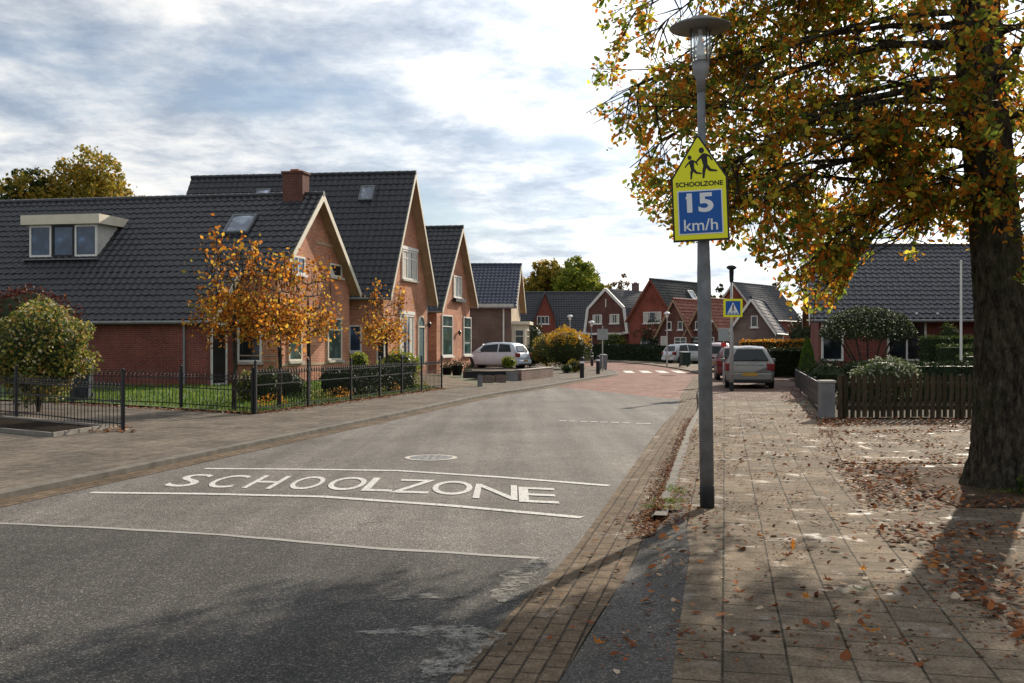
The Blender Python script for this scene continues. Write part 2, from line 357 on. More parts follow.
def tag(o, label=None, cat=None, group=None, kind=None):
    if label: o['label'] = label
    if cat: o['category'] = cat
    if group: o['group'] = group
    if kind: o['kind'] = kind
    return o
class Thing:
    def __init__(s, name, label, cat, loc=(0, 0, 0), rz=0, group=None):
        s.o = bpy.data.objects.new(name, None); C.objects.link(s.o); s.o.location = loc; s.o.rotation_euler.z = rz
        s.o.empty_display_size = .2; s.loc = V(loc); tag(s.o, label, cat, group)
    def part(s, name, mb, mats, parent=None, world=True, label=None, **kw):
        ob = mb.build(name, mats, parent or s.o, s.loc if world else None, **kw)
        if label: ob['label'] = label
        return ob
def copy_tree(o, parent=None):
    c = o.copy(); C.objects.link(c); c.parent = parent
    for ch in list(o.children): copy_tree(ch, c)
    return c
def struct(name, mb, mats, **kw): return tag(mb.build(name, mats, **kw), kind='structure')
def text_mesh(s, size=1, offset=0, extrude=0):
    cu = bpy.data.curves.new('txt', 'FONT'); cu.body = s; cu.size = size; cu.align_x = 'CENTER'; cu.align_y = 'CENTER'; cu.offset = offset; cu.extrude = extrude; cu.resolution_u = 6
    ob = bpy.data.objects.new('txt', cu); C.objects.link(ob)
    bpy.context.view_layer.update()
    me = bpy.data.meshes.new_from_object(ob.evaluated_get(bpy.context.evaluated_depsgraph_get()))
    vs = [v.co.copy() for v in me.vertices]; fs = [tuple(p.vertices) for p in me.polygons]
    bpy.data.objects.remove(ob); bpy.data.curves.remove(cu); bpy.data.meshes.remove(me)
    return vs, fs
def lerp_poly(P, y):
    if y <= P[0][1]: i = 0
    else:
        i = len(P) - 2
        for k in range(len(P) - 1):
            if y <= P[k + 1][1]: i = k; break
    a, b = P[i], P[i + 1]; t = (y - a[1]) / (b[1] - a[1]); return a[0] + (b[0] - a[0]) * t
# ------------------------------------------------------------------ GROUND, ROAD, PAVEMENTS
SW = .06     # pavement height
KR = [(-5.0, -20), (-.75, 0), (.22, 4.59), (.89, 7.2), (1.25, 8.86), (3.24, 18.5), (4.45, 23.9), (5.75, 31), (6.75, 36), (8.6, 45), (9.9, 53), (10.5, 62), (10.6, 72), (10.2, 82), (8.6, 93), (4.5, 103), (-2, 111), (-14, 119), (-34, 126)]
KL = [(-11.6, -20), (-7.3, 0), (-5.1, 10), (-2.75, 20.7), (-2.25, 23.1), (-.75, 30), (.8, 35.2), (2.1, 40), (3.6, 45.6), (5.1, 50.5), (5.75, 54), (5.9, 60), (5.4, 68), (3.7, 77), (.2, 87), (-4, 94), (-12, 102), (-21, 108), (-37, 115)]
def smooth_line(P, n=6):
    out = []
    for i in range(len(P) - 1):
        p0 = V(P[max(i - 1, 0)]).to_3d(); p1 = V(P[i]).to_3d(); p2 = V(P[i + 1]).to_3d(); p3 = V(P[min(i + 2, len(P) - 1)]).to_3d()
        for k in range(n):
            t = k / n
            out.append(.5 * ((2 * p1) + (-p0 + p2) * t + (2 * p0 - 5 * p1 + 4 * p2 - p3) * t * t + (-p0 + 3 * p1 - 3 * p2 + p3) * t ** 3))
    out.append(V(P[-1]).to_3d()); return out
KRs, KLs = smooth_line(KR), smooth_line(KL)
def offset_line(P, d):
    out = []
    for i, p in enumerate(P):
        t = (P[min(i + 1, len(P) - 1)] - P[max(i - 1, 0)]).normalized(); out.append(p + V((t.y, -t.x, 0)) * d)
    return out
def strip(mb, A, B, z, m=0, za=None):
    vs = [V((p.x, p.y, z)) for p in A] + [V((p.x, p.y, z if za is None else za)) for p in B]; n = len(A)
    return mb.add(vs, [(i, n + i, n + i + 1, i + 1) for i in range(n - 1)], m)
g = MB(); S = 900
g.poly([(-S, -60, -.02), (S, -60, -.02), (S, 1500, -.02), (-S, 1500, -.02)]); struct('ground', g, 'ground')
# road between the kerbs, asphalt then red brick plateau beyond Y=27
n = len(KRs)
g = MB(); i0 = next(i for i, p in enumerate(KRs) if p.y > 26.5)
strip(g, KLs[:i0 + 1], KRs[:i0 + 1], 0); struct('road', g, 'asphalt')
g = MB(); strip(g, KLs[i0:], KRs[i0:], 0); struct('brick_road', g, 'red_road')
# gutters
g = MB(); ir = [p for p in KRs if p.y < 50]
strip(g, offset_line(ir, -.5), offset_line(ir, -.0), .004); struct('gutter', g, 'gutter')
g = MB(); il = [p for p in KLs if p.y < 50]
strip(g, il, offset_line(il, .33), .004); struct('gutter', g, 'gutter')
# kerbs with rounded top edge
def kerb(P, side, y0, y1, w=.13):
    g = MB(); Q = ([V((lerp_poly(KR, y0), y0, 0))] if side > 0 else []) + [p for p in P if y0 + .1 <= p.y <= y1]
    A = Q; B = offset_line(Q, w * side); A2 = offset_line(Q, .02 * side)
    strip(g, A, A, .0, za=SW + .005); vs = []
    if side > 0: strip(g, A, A2, SW - .01, za=SW + .012); strip(g, A2, B, SW + .012)
    else: strip(g, A2, A, SW + .012, za=SW - .01); strip(g, B, A2, SW + .012)
    return struct('kerb', g, 'kerb')
kerb(KRs, 1, 8.7, 200); kerb(KLs, -1, -30, 200)
# right pavement
PRO = [(2.4, -20), (2.45, 0), (2.65, 4.5), (3.0, 7.8), (3.6, 10.2), (4.5, 14), (6.3, 20.2), (8.5, 29), (10.7, 37), (12.4, 45), (13.2, 53), (13.6, 62), (13.6, 72), (13.2, 83), (11.2, 96), (6, 107), (-1, 114), (-13, 122), (-33, 129)]
yr = [y * .5 for y in range(18, 207)]
def line_at(P, ys): return [V((lerp_poly(P, y), y, 0)) for y in ys]
g = MB(); Q = [V((lerp_poly(KR, 9.05), 9.05, 0))] + [p for p in KRs if p.y > 9.2]
A = offset_line(Q, .12)
def outer(p):   # nearest matching outer point
    if p.y < 80: return V((lerp_poly(PRO, p.y), p.y, 0))
    return None
B = []
off = offset_line(Q, 3.0)
for p, q in zip(Q, off): B.append(outer(p) or q)
strip(g, A, B, SW)
struct('pavement', g, 'pavers')
g = MB()   # near part of the pavement beside the dropped kerb
PI_ = [(-.3, -20), (-.1, 0), (.74, 4.59), (1.27, 7.14), (1.55, 9.0)]
ys = [-20, -5, 0, 3, 4.59, 6, 7.14, 8, 9.0, 9.3]
strip(g, line_at(PI_, ys), line_at(PRO, ys), SW + .004); struct('pavement', g, 'pavers')
# dark asphalt ramp between gutter and pavers
g = MB(); strip(g, [V((lerp_poly(KR, y), y, 0)) for y in ys], line_at(PI_, ys), .006, za=SW + .003); struct('asphalt_ramp', g, 'ramp')
# verge with soil
g = MB(); ys = [-20, 0, 4.5, 7.8, 10.2, 12.2, 14, 17, 20.2]
strip(g, line_at(PRO, ys), [V((30, y, 0)) for y in ys], SW - .006); struct('verge', g, 'verge_bricks')
g = MB(); g.poly([(4.1, 9.2, SW + .002), (6.6, 9.2, SW + .002), (6.8, 12.2, SW + .002), (4.3, 12.2, SW + .002)]); struct('tree_pit', g, 'verge')
g = MB(); g.poly([(lerp_poly(PRO, 12.6), 12.6, SW + .004), (30, 12.9, SW + .004), (30, 17.6, SW + .004), (lerp_poly(PRO, 17.4), 17.4, SW + .004)]); struct('path', g, 'pavers')
# parking bay bricks
g = MB(); ys = [27, 31, 36, 41, 46, 53, 60]
strip(g, [V((lerp_poly(KR, y) + .35, y, 0)) for y in ys], [V((lerp_poly(PRO, y) - .02 * (y > 30), y, 0)) for y in ys], SW + .005); struct('parking_bay', g, 'bay')
# garden soil on the right
g = MB(); ys = [20.2, 29, 37, 45, 53, 62, 72]
strip(g, line_at(PRO, ys), [V((60, y, 0)) for y in ys], SW + .02); struct('garden_soil', g, 'soil')
# left pavement to property line
PLO = [(-14.5, -20), (-11, 0), (-8.6, 10), (-7.2, 17.5), (-5.55, 21.5), (-2.4, 34), (-.6, 39), (1.2, 45), (2.0, 50), (1.2, 60), (-1, 70), (-5, 80)]
g = MB(); Q = [p for p in KLs if p.y < 80]
strip(g, [V((lerp_poly(PLO, p.y), p.y, 0)) for p in Q], offset_line(Q, -.12), SW); struct('pavement', g, 'pavers_far')
g = MB(); Q = [p for p in KLs if p.y >= 76]
strip(g, offset_line(Q, -3), offset_line(Q, -.12), SW - .003); struct('pavement', g, 'pavers_far')
g = MB(); g.poly([(-7.1, 17.5, SW - .002), (-8.5, 10, SW - .002), (-10.9, 0, SW - .002), (-30, 0, SW - .002), (-30, 26, SW - .002), (-10.5, 20.8, SW - .002)]); struct('pavement', g, 'pavers_far')
# driveway left between the fences, driveway by the silver car
g = MB(); g.poly([(-7.15, 17.5, SW + .003), (-5.6, 21.4, SW + .003), (-10.9, 25.4, SW + .003), (-24, 31, SW + .003), (-24, 26, SW + .003), (-10.6, 20.8, SW + .003)]); struct('driveway', g, 'pavers_far')
g = MB(); g.poly([(-2.35, 34.3, SW + .003), (-1.2, 37.4, SW + .003), (-4.2, 53, SW + .003), (-6, 46, SW + .003)]); struct('driveway', g, 'pavers')
g = MB(); g.poly([(-.9, 56.5, SW + .003), (1.6, 52, SW + .003), (2.0, 66, SW + .003), (-7, 68.5, SW + .003), (-7, 63.5, SW + .003)]); struct('driveway', g, 'pavers_far')
# lawn behind the fence
g = MB(); g.poly([(-5.62, 21.75, SW + .02), (-2.5, 34, SW + .02), (-6.0, 45, SW + .02), (-11, 36.3, SW + .02), (-30, 39, SW + .02), (-24, 31.5, SW + .02), (-10.9, 25.7, SW + .02)]); struct('lawn', g, 'lawn')
# grass blades (stuff)
def inpoly(x, y, P):
    r = False; n = len(P)
    for i in range(n):
        a, b = P[i], P[(i + 1) % n]
        if (a[1] > y) != (b[1] > y) and x < (b[0] - a[0]) * (y - a[1]) / (b[1] - a[1]) + a[0]: r = not r
    return r
g = MB(); LP = [(-5.7, 21.9), (-2.6, 34), (-6.2, 44), (-10.9, 36.1), (-15.5, 36.6), (-14, 27.4), (-10.9, 25.8)]
k = 0
while k < 11000:
    x, y = ru(-15.5, -2.6), 21.9 + 22 * rnd() ** 1.6
    if not inpoly(x, y, LP): continue
    k += 1; a = ru(0, 6.28); h = ru(.05, .13); w = .012 + .008 * (y - 20) / 10
    g.add([(x - math.cos(a) * w, y - math.sin(a) * w, SW + .01), (x + math.cos(a) * w, y + math.sin(a) * w, SW + .01), (x + ru(-.04, .04), y + ru(-.04, .04), SW + .02 + h)], [(0, 1, 2)])
tag(g.build('grass', 'grass'), 'bright green grass on the lawn behind the black fence', 'grass', kind='stuff')
# asphalt patch + seal lines
pl = [gp(-60, 521), gp(0, 524), gp(110, 529), gp(222, 535.5), gp(375, 549), gp(539, 559)]
def edge_x(y, d=-.53): return lerp_poly(KR, y) + d
g = MB(); pts = [V((p.x, p.y, .004)) for p in pl] + [V((edge_x(y), y, .004)) for y in (6.9, 6, 5, 4, 2, 0, -20)] + [V((-11.4, -20, .004)), V((-7.2, 0, .004)), V((-6.4, 4, .004))]
g.poly(pts); struct('asphalt_patch', g, 'patch')
g = MB()
def ribbon(mb, P, w, z, jit=0, m=0):
    L = []; Rr = []
    Q = []
    for i in range(len(P) - 1):
        for k in range(12): Q.append(P[i].lerp(P[i + 1], k / 12))
    Q.append(P[-1])
    for i, p in enumerate(Q):
        t = (Q[min(i + 1, len(Q) - 1)] - Q[max(i - 1, 0)]).normalized(); nn = V((t.y, -t.x, 0))
        j = noise.noise(V((p.x * 3, p.y * 3, 0))) * jit
        L.append(p - nn * (w / 2 + j)); Rr.append(p + nn * (w / 2 + noise.noise(V((p.x * 3, p.y * 3, 9))) * jit))
    strip(mb, L, Rr, z, m)
ribbon(g, pl, .07, .0075, .02)
struct('sealant_line', g, 'seal')
def blob(cx, cy, rx, ry, rot, z, seed):
    vs = []
    for k in range(40):
        a = 2 * math.pi * k / 40; r = 1 + .5 * noise.noise(V((math.cos(a) * 1.6 + seed, math.sin(a) * 1.6, seed)))+ .3 * noise.noise(V((math.cos(a) * 5 + seed, math.sin(a) * 5, seed)))
        x, y = math.cos(a) * rx * r, math.sin(a) * ry * r
        vs.append((cx + x * math.cos(rot) - y * math.sin(rot), cy + x * math.sin(rot) + y * math.cos(rot), z))
    return vs
g = MB()
for (px, py, rx, ry, s) in ((522, 575, .11, .42, 1), (508, 594, .1, .22, 2.3), (466, 648, .14, .36, 3.1), (447, 668, .12, .16, 9.1)):
    p = gp(px, py); g.poly(blob(p.x, p.y, rx, ry, -.25, .009 + .0004 * s, s))
for (px, py, rx, ry, s) in ((425, 633, .3, .09, 4.4), (455, 634, .2, .1, 12.4), (430, 598, .25, .06, 7.7)):
    p = gp(px, py); g.poly(blob(p.x, p.y, rx, ry, .15, .0095 + .0003 * s, s))
struct('sealant_smear', g, 'smear')
# painted lines
def gline(name, P, w):
    g = MB(); ribbon(g, P, w, .006, .006); return struct(name, g, 'white_paint')
gline('painted_line', [gp(91, 493), gp(200, 494.2), gp(322, 497), gp(450, 506), gp(582, 518)], .11)
gline('painted_line', [gp(205, 469), gp(300, 469.6), gp(398, 471), gp(500, 477.5), gp(609, 486)], .11)
# SCHOOLZONE letters, each laid at its own place on the cambered road
g = MB()
rng = [('S', 172, 209, 486.5), ('C', 208, 248, 487.5), ('H', 247, 288, 488.4), ('O', 286, 330, 489.2), ('O', 324, 371, 490), ('L', 368, 396, 491.2), ('Z', 391, 435, 492.9), ('O', 430, 474, 494.6), ('N', 473, 517, 498.6), ('E', 519, 555, 502.4)]
for ch, xa, xb, yb in rng:
    vs, fs = text_mesh(ch, 1, .002)
    x0 = min(v.x for v in vs); x1 = max(v.x for v in vs); y0 = min(v.y for v in vs); y1 = max(v.y for v in vs)
    H_ = 1.04; pb = gp(xa, yb); top = HZ + CAMH * F / (pb.y + H_)
    xl = (xa - CX) / F * (pb.y + H_ * .15); xr = (xb - CX) / F * (pb.y + H_ * .85)
    if xr - xl < .33: c_ = (xl + xr) / 2; xl, xr = c_ - .165, c_ + .165
    sl = -.2 if xa < 440 else -.3
    g.add([(xl + (v.x - x0) / (x1 - x0) * (xr - xl), pb.y + (v.y - y0) / (y1 - y0) * H_ + sl * (v.x - x0) / (x1 - x0) * (xr - xl), .004 + .00025 * (xa // 36)) for v in vs], fs)
struct('painted_word', g, 'white_paint')
# faint dashes and zebra
g = MB()
for px in (563, 573, 584, 594, 604, 615, 626, 640, 647):
    p = gp(px, 421 + (px - 563) * .035); g.box((p.x, p.y, .006), (.15, .12, .003))
struct('painted_dashes', g, 'white_paint')
g = MB()
for k in range(6):
    xa = 6.3 + k * .96
    g.poly([(xa, 55.4, .006), (xa + .5, 55.2, .006), (xa + .85, 60, .006), (xa + .35, 60.2, .006)])
struct('zebra_crossing', g, 'white_paint')
# manhole cover
p = gp(431, 458); t_ = Thing('manhole_cover', 'round grey iron manhole cover set in the asphalt behind the painted lettering', 'manhole cover', (p.x, p.y, 0))
g = MB(); g.lathe((0, 0, 0), [(.36, .002), (.36, .008), (.30, .010), (.30, .006), (.0, .006)], 32); t_.part('frame', g, 'stone', world=False)
g = MB()
for r_ in (.07, .14, .21):
    for k in range(int(r_ * 60)):
        a = k * 2 * math.pi / int(r_ * 60); g.box((r_ * math.cos(a), r_ * math.sin(a), .011), (.035, .035, .008))
g.lathe((0, 0, 0), [(.285, .004), (.285, .012), (.265, .012)], 32); t_.part('lid', g, 'grey_box', world=False)
# ------------------------------------------------------------------ HOUSES
def tile_slope(mb, A, along, up, L, S, tw=.30, course=.34, amp=.034, lift=.04, ns=6, m=0, clip=None):
    al = V(along).normalized(); upn = V(up).normalized(); nrm = al.cross(upn)
    if nrm.z < 0: nrm = -nrm
    nx = max(2, int(L / tw * ns)); ny = max(1, int(round(S / course))); cs = S / ny
    for j in range(ny):
        s0, s1 = j * cs, (j + 1) * cs + .0
        row = []
        for i in range(nx + 1):
            a = L * i / nx; ph = (a / tw) % 1
            w = amp * (math.sin(2 * math.pi * ph) * .75 + (.35 if ph < .5 else -.1) * math.sin(4 * math.pi * ph))
            w += .012 * noise.noise(V((math.floor(a / tw) * 3.7 + .3, j * 5.1 + .7, L))) + .01 * noise.noise(V((a * .4, j * .3, S)))
            base = A + al * a
            row.append((base + upn * (s0 - .01) + nrm * (w + .0 + (0 if j else 0) - .01), base + upn * (s0 - .01) + nrm * (w + lift), base + upn * s1 + nrm * (w + .004)))
        o = len(row)
        vs = [r[0] for r in row] + [r[1] for r in row] + [r[2] for r in row]
        fs = []
        for i in range(o - 1): fs += [(i, i + 1, o + i + 1, o + i), (o + i, o + i + 1, 2 * o + i + 1, 2 * o + i)]
        mb.add(vs, fs, m)
def ridge_caps(mb, A, B, r=.11, step=.36):
    A, B = V(A), V(B); L = (B - A).length; k = int(L / step); d = (B - A).normalized()
    for i in range(k):
        p = A + d * (i * L / k); q = A + d * ((i + 1) * L / k + .03); mb.tube([p, q], [r * 1.08, r * .9], 8)
class House:
    def __init__(s, name, label, O, u, w, hl, hr, za, sl, L, brick, tile, ovf=.4, ovs=.3, group=None, slr=None, barge='cream', ns=6, tw=.30, course=.34, z0=0, left_roof_d0=0, soffit='wood_brown', backtiles=False, gutter=True):
        s.O = V((O[0], O[1], 0)); s.u = V((u[0], u[1], 0)).normalized(); s.w = V((w[0], w[1], 0)).normalized()
        s.hl, s.hr, s.za, s.sl, s.L, s.ovf, s.ovs = hl, hr, za, sl, L, ovf, ovs; s.slr = slr or sl
        s.T = Thing(name, label, 'house', tuple(s.P(0, ovf, 0)), 0, group)
        s.brick = brick
        g = MB(); zl = za - .12 - sl * hl; zr = za - .12 - s.slr * hr
        fr = [s.P(-hl, ovf, 0), s.P(hr, ovf, 0), s.P(hr, ovf, zr), s.P(0, ovf, za - .12), s.P(-hl, ovf, zl)]
        g.prism(fr, s.w * (L - 2 * ovf)); s.wall = s.T.part('wall', g, brick)
        th = .10
        g = MB()
        el, er = hl + ovs, hr + ovs
        zel, zer = za - sl * el, za - s.slr * er
        g.hexa([s.P(-el, 0, zel - th), s.P(-el, L, zel - th), s.P(0, L, za - th), s.P(0, 0, za - th)], [s.P(-el, 0, zel), s.P(-el, L, zel), s.P(0, L, za), s.P(0, 0, za)])
        g.hexa([s.P(0, 0, za - th), s.P(0, L, za - th), s.P(er, L, zer - th), s.P(er, 0, zer - th)], [s.P(0, 0, za), s.P(0, L, za), s.P(er, L, zer), s.P(er, 0, zer)])
        s.T.part('soffit', g, soffit)
        g = MB()
        A = s.P(-el, 0, zel + .06); up = s.P(0, 0, za + .06) - A
        tile_slope(g, A, s.w, up, L, up.length, tw, course, ns=ns)
        A = s.P(er, 0, zer + .06); up = s.P(0, 0, za + .06) - A
        tile_slope(g, A, s.w, up, L, up.length, tw, course, ns=ns if backtiles else 3)
        ridge_caps(g, s.P(0, -.04, za + .06), s.P(0, L, za + .06)); s.roof = s.T.part('roof', g, tile)
        g = MB()   # barge boards
        bw = .2
        for d0 in (-.035,):
            for (vv, zz, sg) in ((-el, zel, -1), (er, zer, 1)):
                a = s.P(vv, d0, zz); b = s.P(0, d0, za)
                g.prism([a + V((0, 0, -bw)), b + V((0, 0, -bw * 1.15)), b + V((0, 0, .09)), a + V((0, 0, .07))], s.w * .03)
        s.T.part('bargeboard', g, barge)
        if gutter:
            for (vv, zz, sg) in ((-el, zel, -1), (er, zer, 1))[1 if gutter == 'r' else 0:]:
                g = MB(); g.tube([s.P(vv + sg * .06, .03, zz - .03), s.P(vv + sg * .06, L, zz - .03)], .06, 8); s.T.part('gutter', g, 'gutter_grey')
    def P(s, v, d, z): p = s.O + s.u * v + s.w * d; return V((p.x, p.y, z))
    def nf(s): n = V((s.u.y, -s.u.x, 0)); return n if n.dot(s.w) < 0 else -n
    def nl(s): n = V((s.w.y, -s.w.x, 0)); return n if n.dot(s.u) < 0 else -n
    def facepx(s, x0, y0, x1, y1, face='front', v=0):
        if face == 'front': P0, n, t = s.P(0, s.ovf, 0), s.nf(), s.u
        else: P0, n, t = s.P(-s.hl if v == 0 else v, 0, 0), s.nl(), s.w
        a = rayplane(x0, y0, P0, n); b = rayplane(x1, y1, P0, n); a2 = rayplane(x0, y1, P0, n); b2 = rayplane(x1, y0, P0, n)
        zt = (a.z + b2.z) / 2; zb = (b.z + a2.z) / 2; c = (a + b) / 2
        W = abs((V((b.x, b.y, 0)) - V((a.x, a.y, 0))).length); return V((c.x, c.y, (zt + zb) / 2)), t, n, W, zt - zb
    def window(s, spec, glass='glass', frame='white', cols=1, rows=0, sill='stone', name='window', lintel=None, arch=False, curtain=False, parent=None):
        c, t, n, W, H = spec; return window(s.T, c, t, n, W, H, glass, frame, cols, rows, sill, name, lintel, arch, curtain)
def window(T, c, t, n, W, H, glass='glass', frame='white', cols=1, rows=0, sill='stone', name='window', lintel=None, arch=False, curtain=False):
    t = V((t.x, t.y, t.z)).normalized(); up = n.cross(t).normalized()
    if up.z < 0: up = -up
    ax = (t, n, up); fw = min(.075, W * .09 + .02); dep = .07
    g = MB(); o = n * (dep / 2 - .01)
    for sx in (-1, 1): g.box(c + t * sx * (W / 2 - fw / 2) + o, (fw, dep, H), 0, ax)
    for sz in (-1, 1): g.box(c + up * sz * (H / 2 - fw / 2) + o, (W - 2 * fw, dep, fw), 0, ax)
    for k in range(1, cols): g.box(c + t * (-W / 2 + W * k / cols) + o * .9, (fw * .8, dep * .85, H - 2 * fw), 0, ax)
    for k in range(rows): g.box(c + up * (H * .22) + o * .8, (W - 2 * fw, dep * .75, fw * .7), 0, ax)
    if arch:
        m = 10; pts = [c + up * (H / 2 - .02) + t * (W / 2) * math.cos(math.pi * k / m) + up * (W / 2) * math.sin(math.pi * k / m) for k in range(m + 1)]
        g.tube([p + o for p in pts], fw * .7, 6)
    f = T.part(name, g, frame)
    g = MB(); g.box(c + n * .012, (W - 2 * fw + .01, .02, H - 2 * fw + .01), 0, ax)
    if arch: g.prism([p + n * .003 for p in [c + up * (H / 2 - .03) + t * (W / 2 - fw / 2) * math.cos(math.pi * k / 10) + up * (W / 2 - fw / 2) * math.sin(math.pi * k / 10) for k in range(11)]], n * .02)
    T.part('pane', g, glass, f)
    if curtain:
        for sx in (-1, 1): g = MB(); g.box(c + t * sx * (W / 2 - fw - W * .13) + n * .026, (W * .24, .004, H - 2 * fw), 0, ax); T.part('curtain', g, 'curtain', f)
    if sill: g = MB(); g.box(c - up * (H / 2 + .05) + n * .06, (W + .16, .16, .09), 0, ax); T.part('sill', g, sill, f)
    if lintel: g = MB(); g.box(c + up * (H / 2 + .1) + n * .03, (W + .2, .1, .16), 0, ax); T.part('lintel', g, lintel, f)
    return f
def skylight(h, px0, py0, px1, py1, side=-1, ww=None, glass='glass_sky'):
    sl = h.sl if side < 0 else h.slr
    a = h.P(0, 0, h.za + .1); upv = (h.P(side, 0, h.za + .1 - sl) - a)
    n = h.w.cross(upv).normalized(); n = n if n.z > 0 else -n
    c = rayplane((px0 + px1) / 2, (py0 + py1) / 2, a + n * .03, n)
    Wd = ww or (px1 - px0) / F * c.y; Hd = (py1 - py0) / F * c.y / abs((-upv.normalized()).z) * .8 + .2
    upn = -upv.normalized(); ax = (h.w, upn, n)
    g = MB()
    for sx in (-1, 1): g.box(c + h.w * sx * Wd / 2 + n * .04, (.08, Hd + .08, .12), 0, ax)
    for sx in (-1, 1): g.box(c + upn * sx * Hd / 2 + n * .04, (Wd - .08, .08, .12), 0, ax)
    f = h.T.part('skylight', g, 'lead'); g = MB(); g.box(c + n * .055, (Wd - .07, Hd - .07, .02), 0, ax); h.T.part('pane', g, glass, f)
def chimney(T, c, sx, sy, z0, z1, u, w, brick='brick_dark', cap='terracotta'):
    ax = (V(u), V(w), V((0, 0, 1))); g = MB(); c = V(c)
    g.box((c.x, c.y, (z0 + z1) / 2), (sx, sy, z1 - z0), 0, ax)
    g.box((c.x, c.y, z1 + .03), (sx + .1, sy + .1, .08), 0, ax)
    f = T.part('chimney', g, brick)
    g = MB(); g.box((c.x, c.y, z1 + .12), (sx * .5, sy * .4, .12), 0, ax); T.part('flue_cap', g, cap, f)
    g = MB(); g.box((c.x, c.y, z0 + .28), (sx + .14, sy + .14, .3), 0, ax); T.part('flashing', g, 'lead', f)
def downpipe(T, a, z0, z1, mat='gutter_grey', r=.045):
    g = MB(); g.tube([V((a.x, a.y, z0)), V((a.x, a.y, z1))], r, 8); T.part('downpipe', g, mat)
UL = V((.2425, .9701, 0)); WL = V((-.985, .17, 0))
# House 1 : projecting gable block with set back wing
h1 = House('brick_house', 'low red brick house with long black tiled roof, white dormer and brick chimney', (-7.7, 40.8), UL, WL, 3.14, 3.6, 7.66, .974, 21, 'brick_orange', 'tile_black', ovf=.4, ovs=.32, group='gabled houses along the left side of the street', gutter='r')
h1.ovs = .32
# lower part of the left slope over the wing
zb = 7.66 - .974 * 3.46; ve = 5.4
g = MB(); A = h1.P(-ve, 1.75, 7.66 - .974 * ve + .06); up = h1.P(-3.46, 1.75, zb + .06) - A
tile_slope(g, A, h1.w, up, 19.25, up.length); h1.T.part('roof', g, 'tile_black')
g = MB(); g.hexa([h1.P(-ve, 1.75, 7.66 - .974 * ve - .1), h1.P(-ve, 21, 7.66 - .974 * ve - .1), h1.P(-3.4, 21, zb - .12), h1.P(-3.4, 1.75, zb - .12)], [h1.P(-ve, 1.75, 7.66 - .974 * ve), h1.P(-ve, 21, 7.66 - .974 * ve), h1.P(-3.4, 21, zb), h1.P(-3.4, 1.75, zb)])
h1.T.part('soffit', g, 'wood_brown')
g = MB(); g.tube([h1.P(-ve - .06, 1.78, 7.66 - .974 * ve - .03), h1.P(-ve - .06, 21, 7.66 - .974 * ve - .03)], .065, 8); h1.T.part('gutter', g, 'gutter_grey')
g = MB(); a = h1.P(-ve, 1.71, 7.66 - .974 * ve); b = h1.P(-3.46, 1.71, zb); g.prism([a + V((0, 0, -.2)), b + V((0, 0, -.2)), b + V((0, 0, .09)), a + V((0, 0, .07))], h1.w * .03); h1.T.part('bargeboard', g, 'cream')
g = MB(); zt = 7.66 - .12 - .974 * 5.115
g.prism([h1.P(-5.115, 2.13, 0), h1.P(-3.145, 2.13, 0), h1.P(-3.145, 2.13, 7.66 - .12 - .974 * 3.145), h1.P(-5.115, 2.13, zt)], h1.w * 18.4); h1.T.part('wall', g, 'brick_red')
# door in the wing, white door post
c0 = h1.P(-4.35, 2.13, 1.22); h1.T
window(h1.T, c0, h1.u, h1.nf(), 1.1, 2.3, 'door_black', 'white', 1, 0, None, 'door')
# side wall of the block: window and pale bands
sp = h1.facepx(238, 318, 262, 362, 'left'); h1.window(sp, 'glass', 'white', 1, 0, 'stone')
for zz in (.95, 1.15):
    g = MB(); g.box(h1.P(-3.155, 1.2, zz), (.02, 1.5, .05), 0, (h1.nl(), h1.w, V((0, 0, 1)))); h1.T.part('pale_band', g, 'brick_pale')
for spx, kw in (((288, 318, 301, 361), {}), ((327, 318, 341, 360), {})):
    h1.window(h1.facepx(*spx), 'glass_green', 'cream', 1, 1, 'stone', **kw)
h1.window(h1.facepx(290, 256, 304, 274), 'glass_blue', 'white', 2, 0, 'white'); h1.window(h1.facepx(329, 264, 341, 277), 'glass', 'cream', 1, 0, 'stone')
for (x0, x1, y0, y1) in ((316, 338, 243, 247), (326, 350, 277, 280), (280, 352, 362, 365)):
    c_, t_, n_, W_, H_ = h1.facepx(x0, y0, x1, y1); g = MB(); g.box(c_ + n_ * .008, (W_, .03, .1), 0, (t_, n_, V((0, 0, 1)))); h1.T.part('pale_band', g, 'brick_pale')
# downpipe on side wall
a = rayplane(185, 350, h1.P(-5.115, 0, 0), h1.nl()) + h1.nl() * .07; downpipe(h1.T, a, .1, 2.55)
chimney(h1.T, h1.P(-.05, 1.15, 0), .62, .85, 6.7, 8.55, h1.u, h1.w)
skylight(h1, 230, 215, 251, 234, -1, .95)
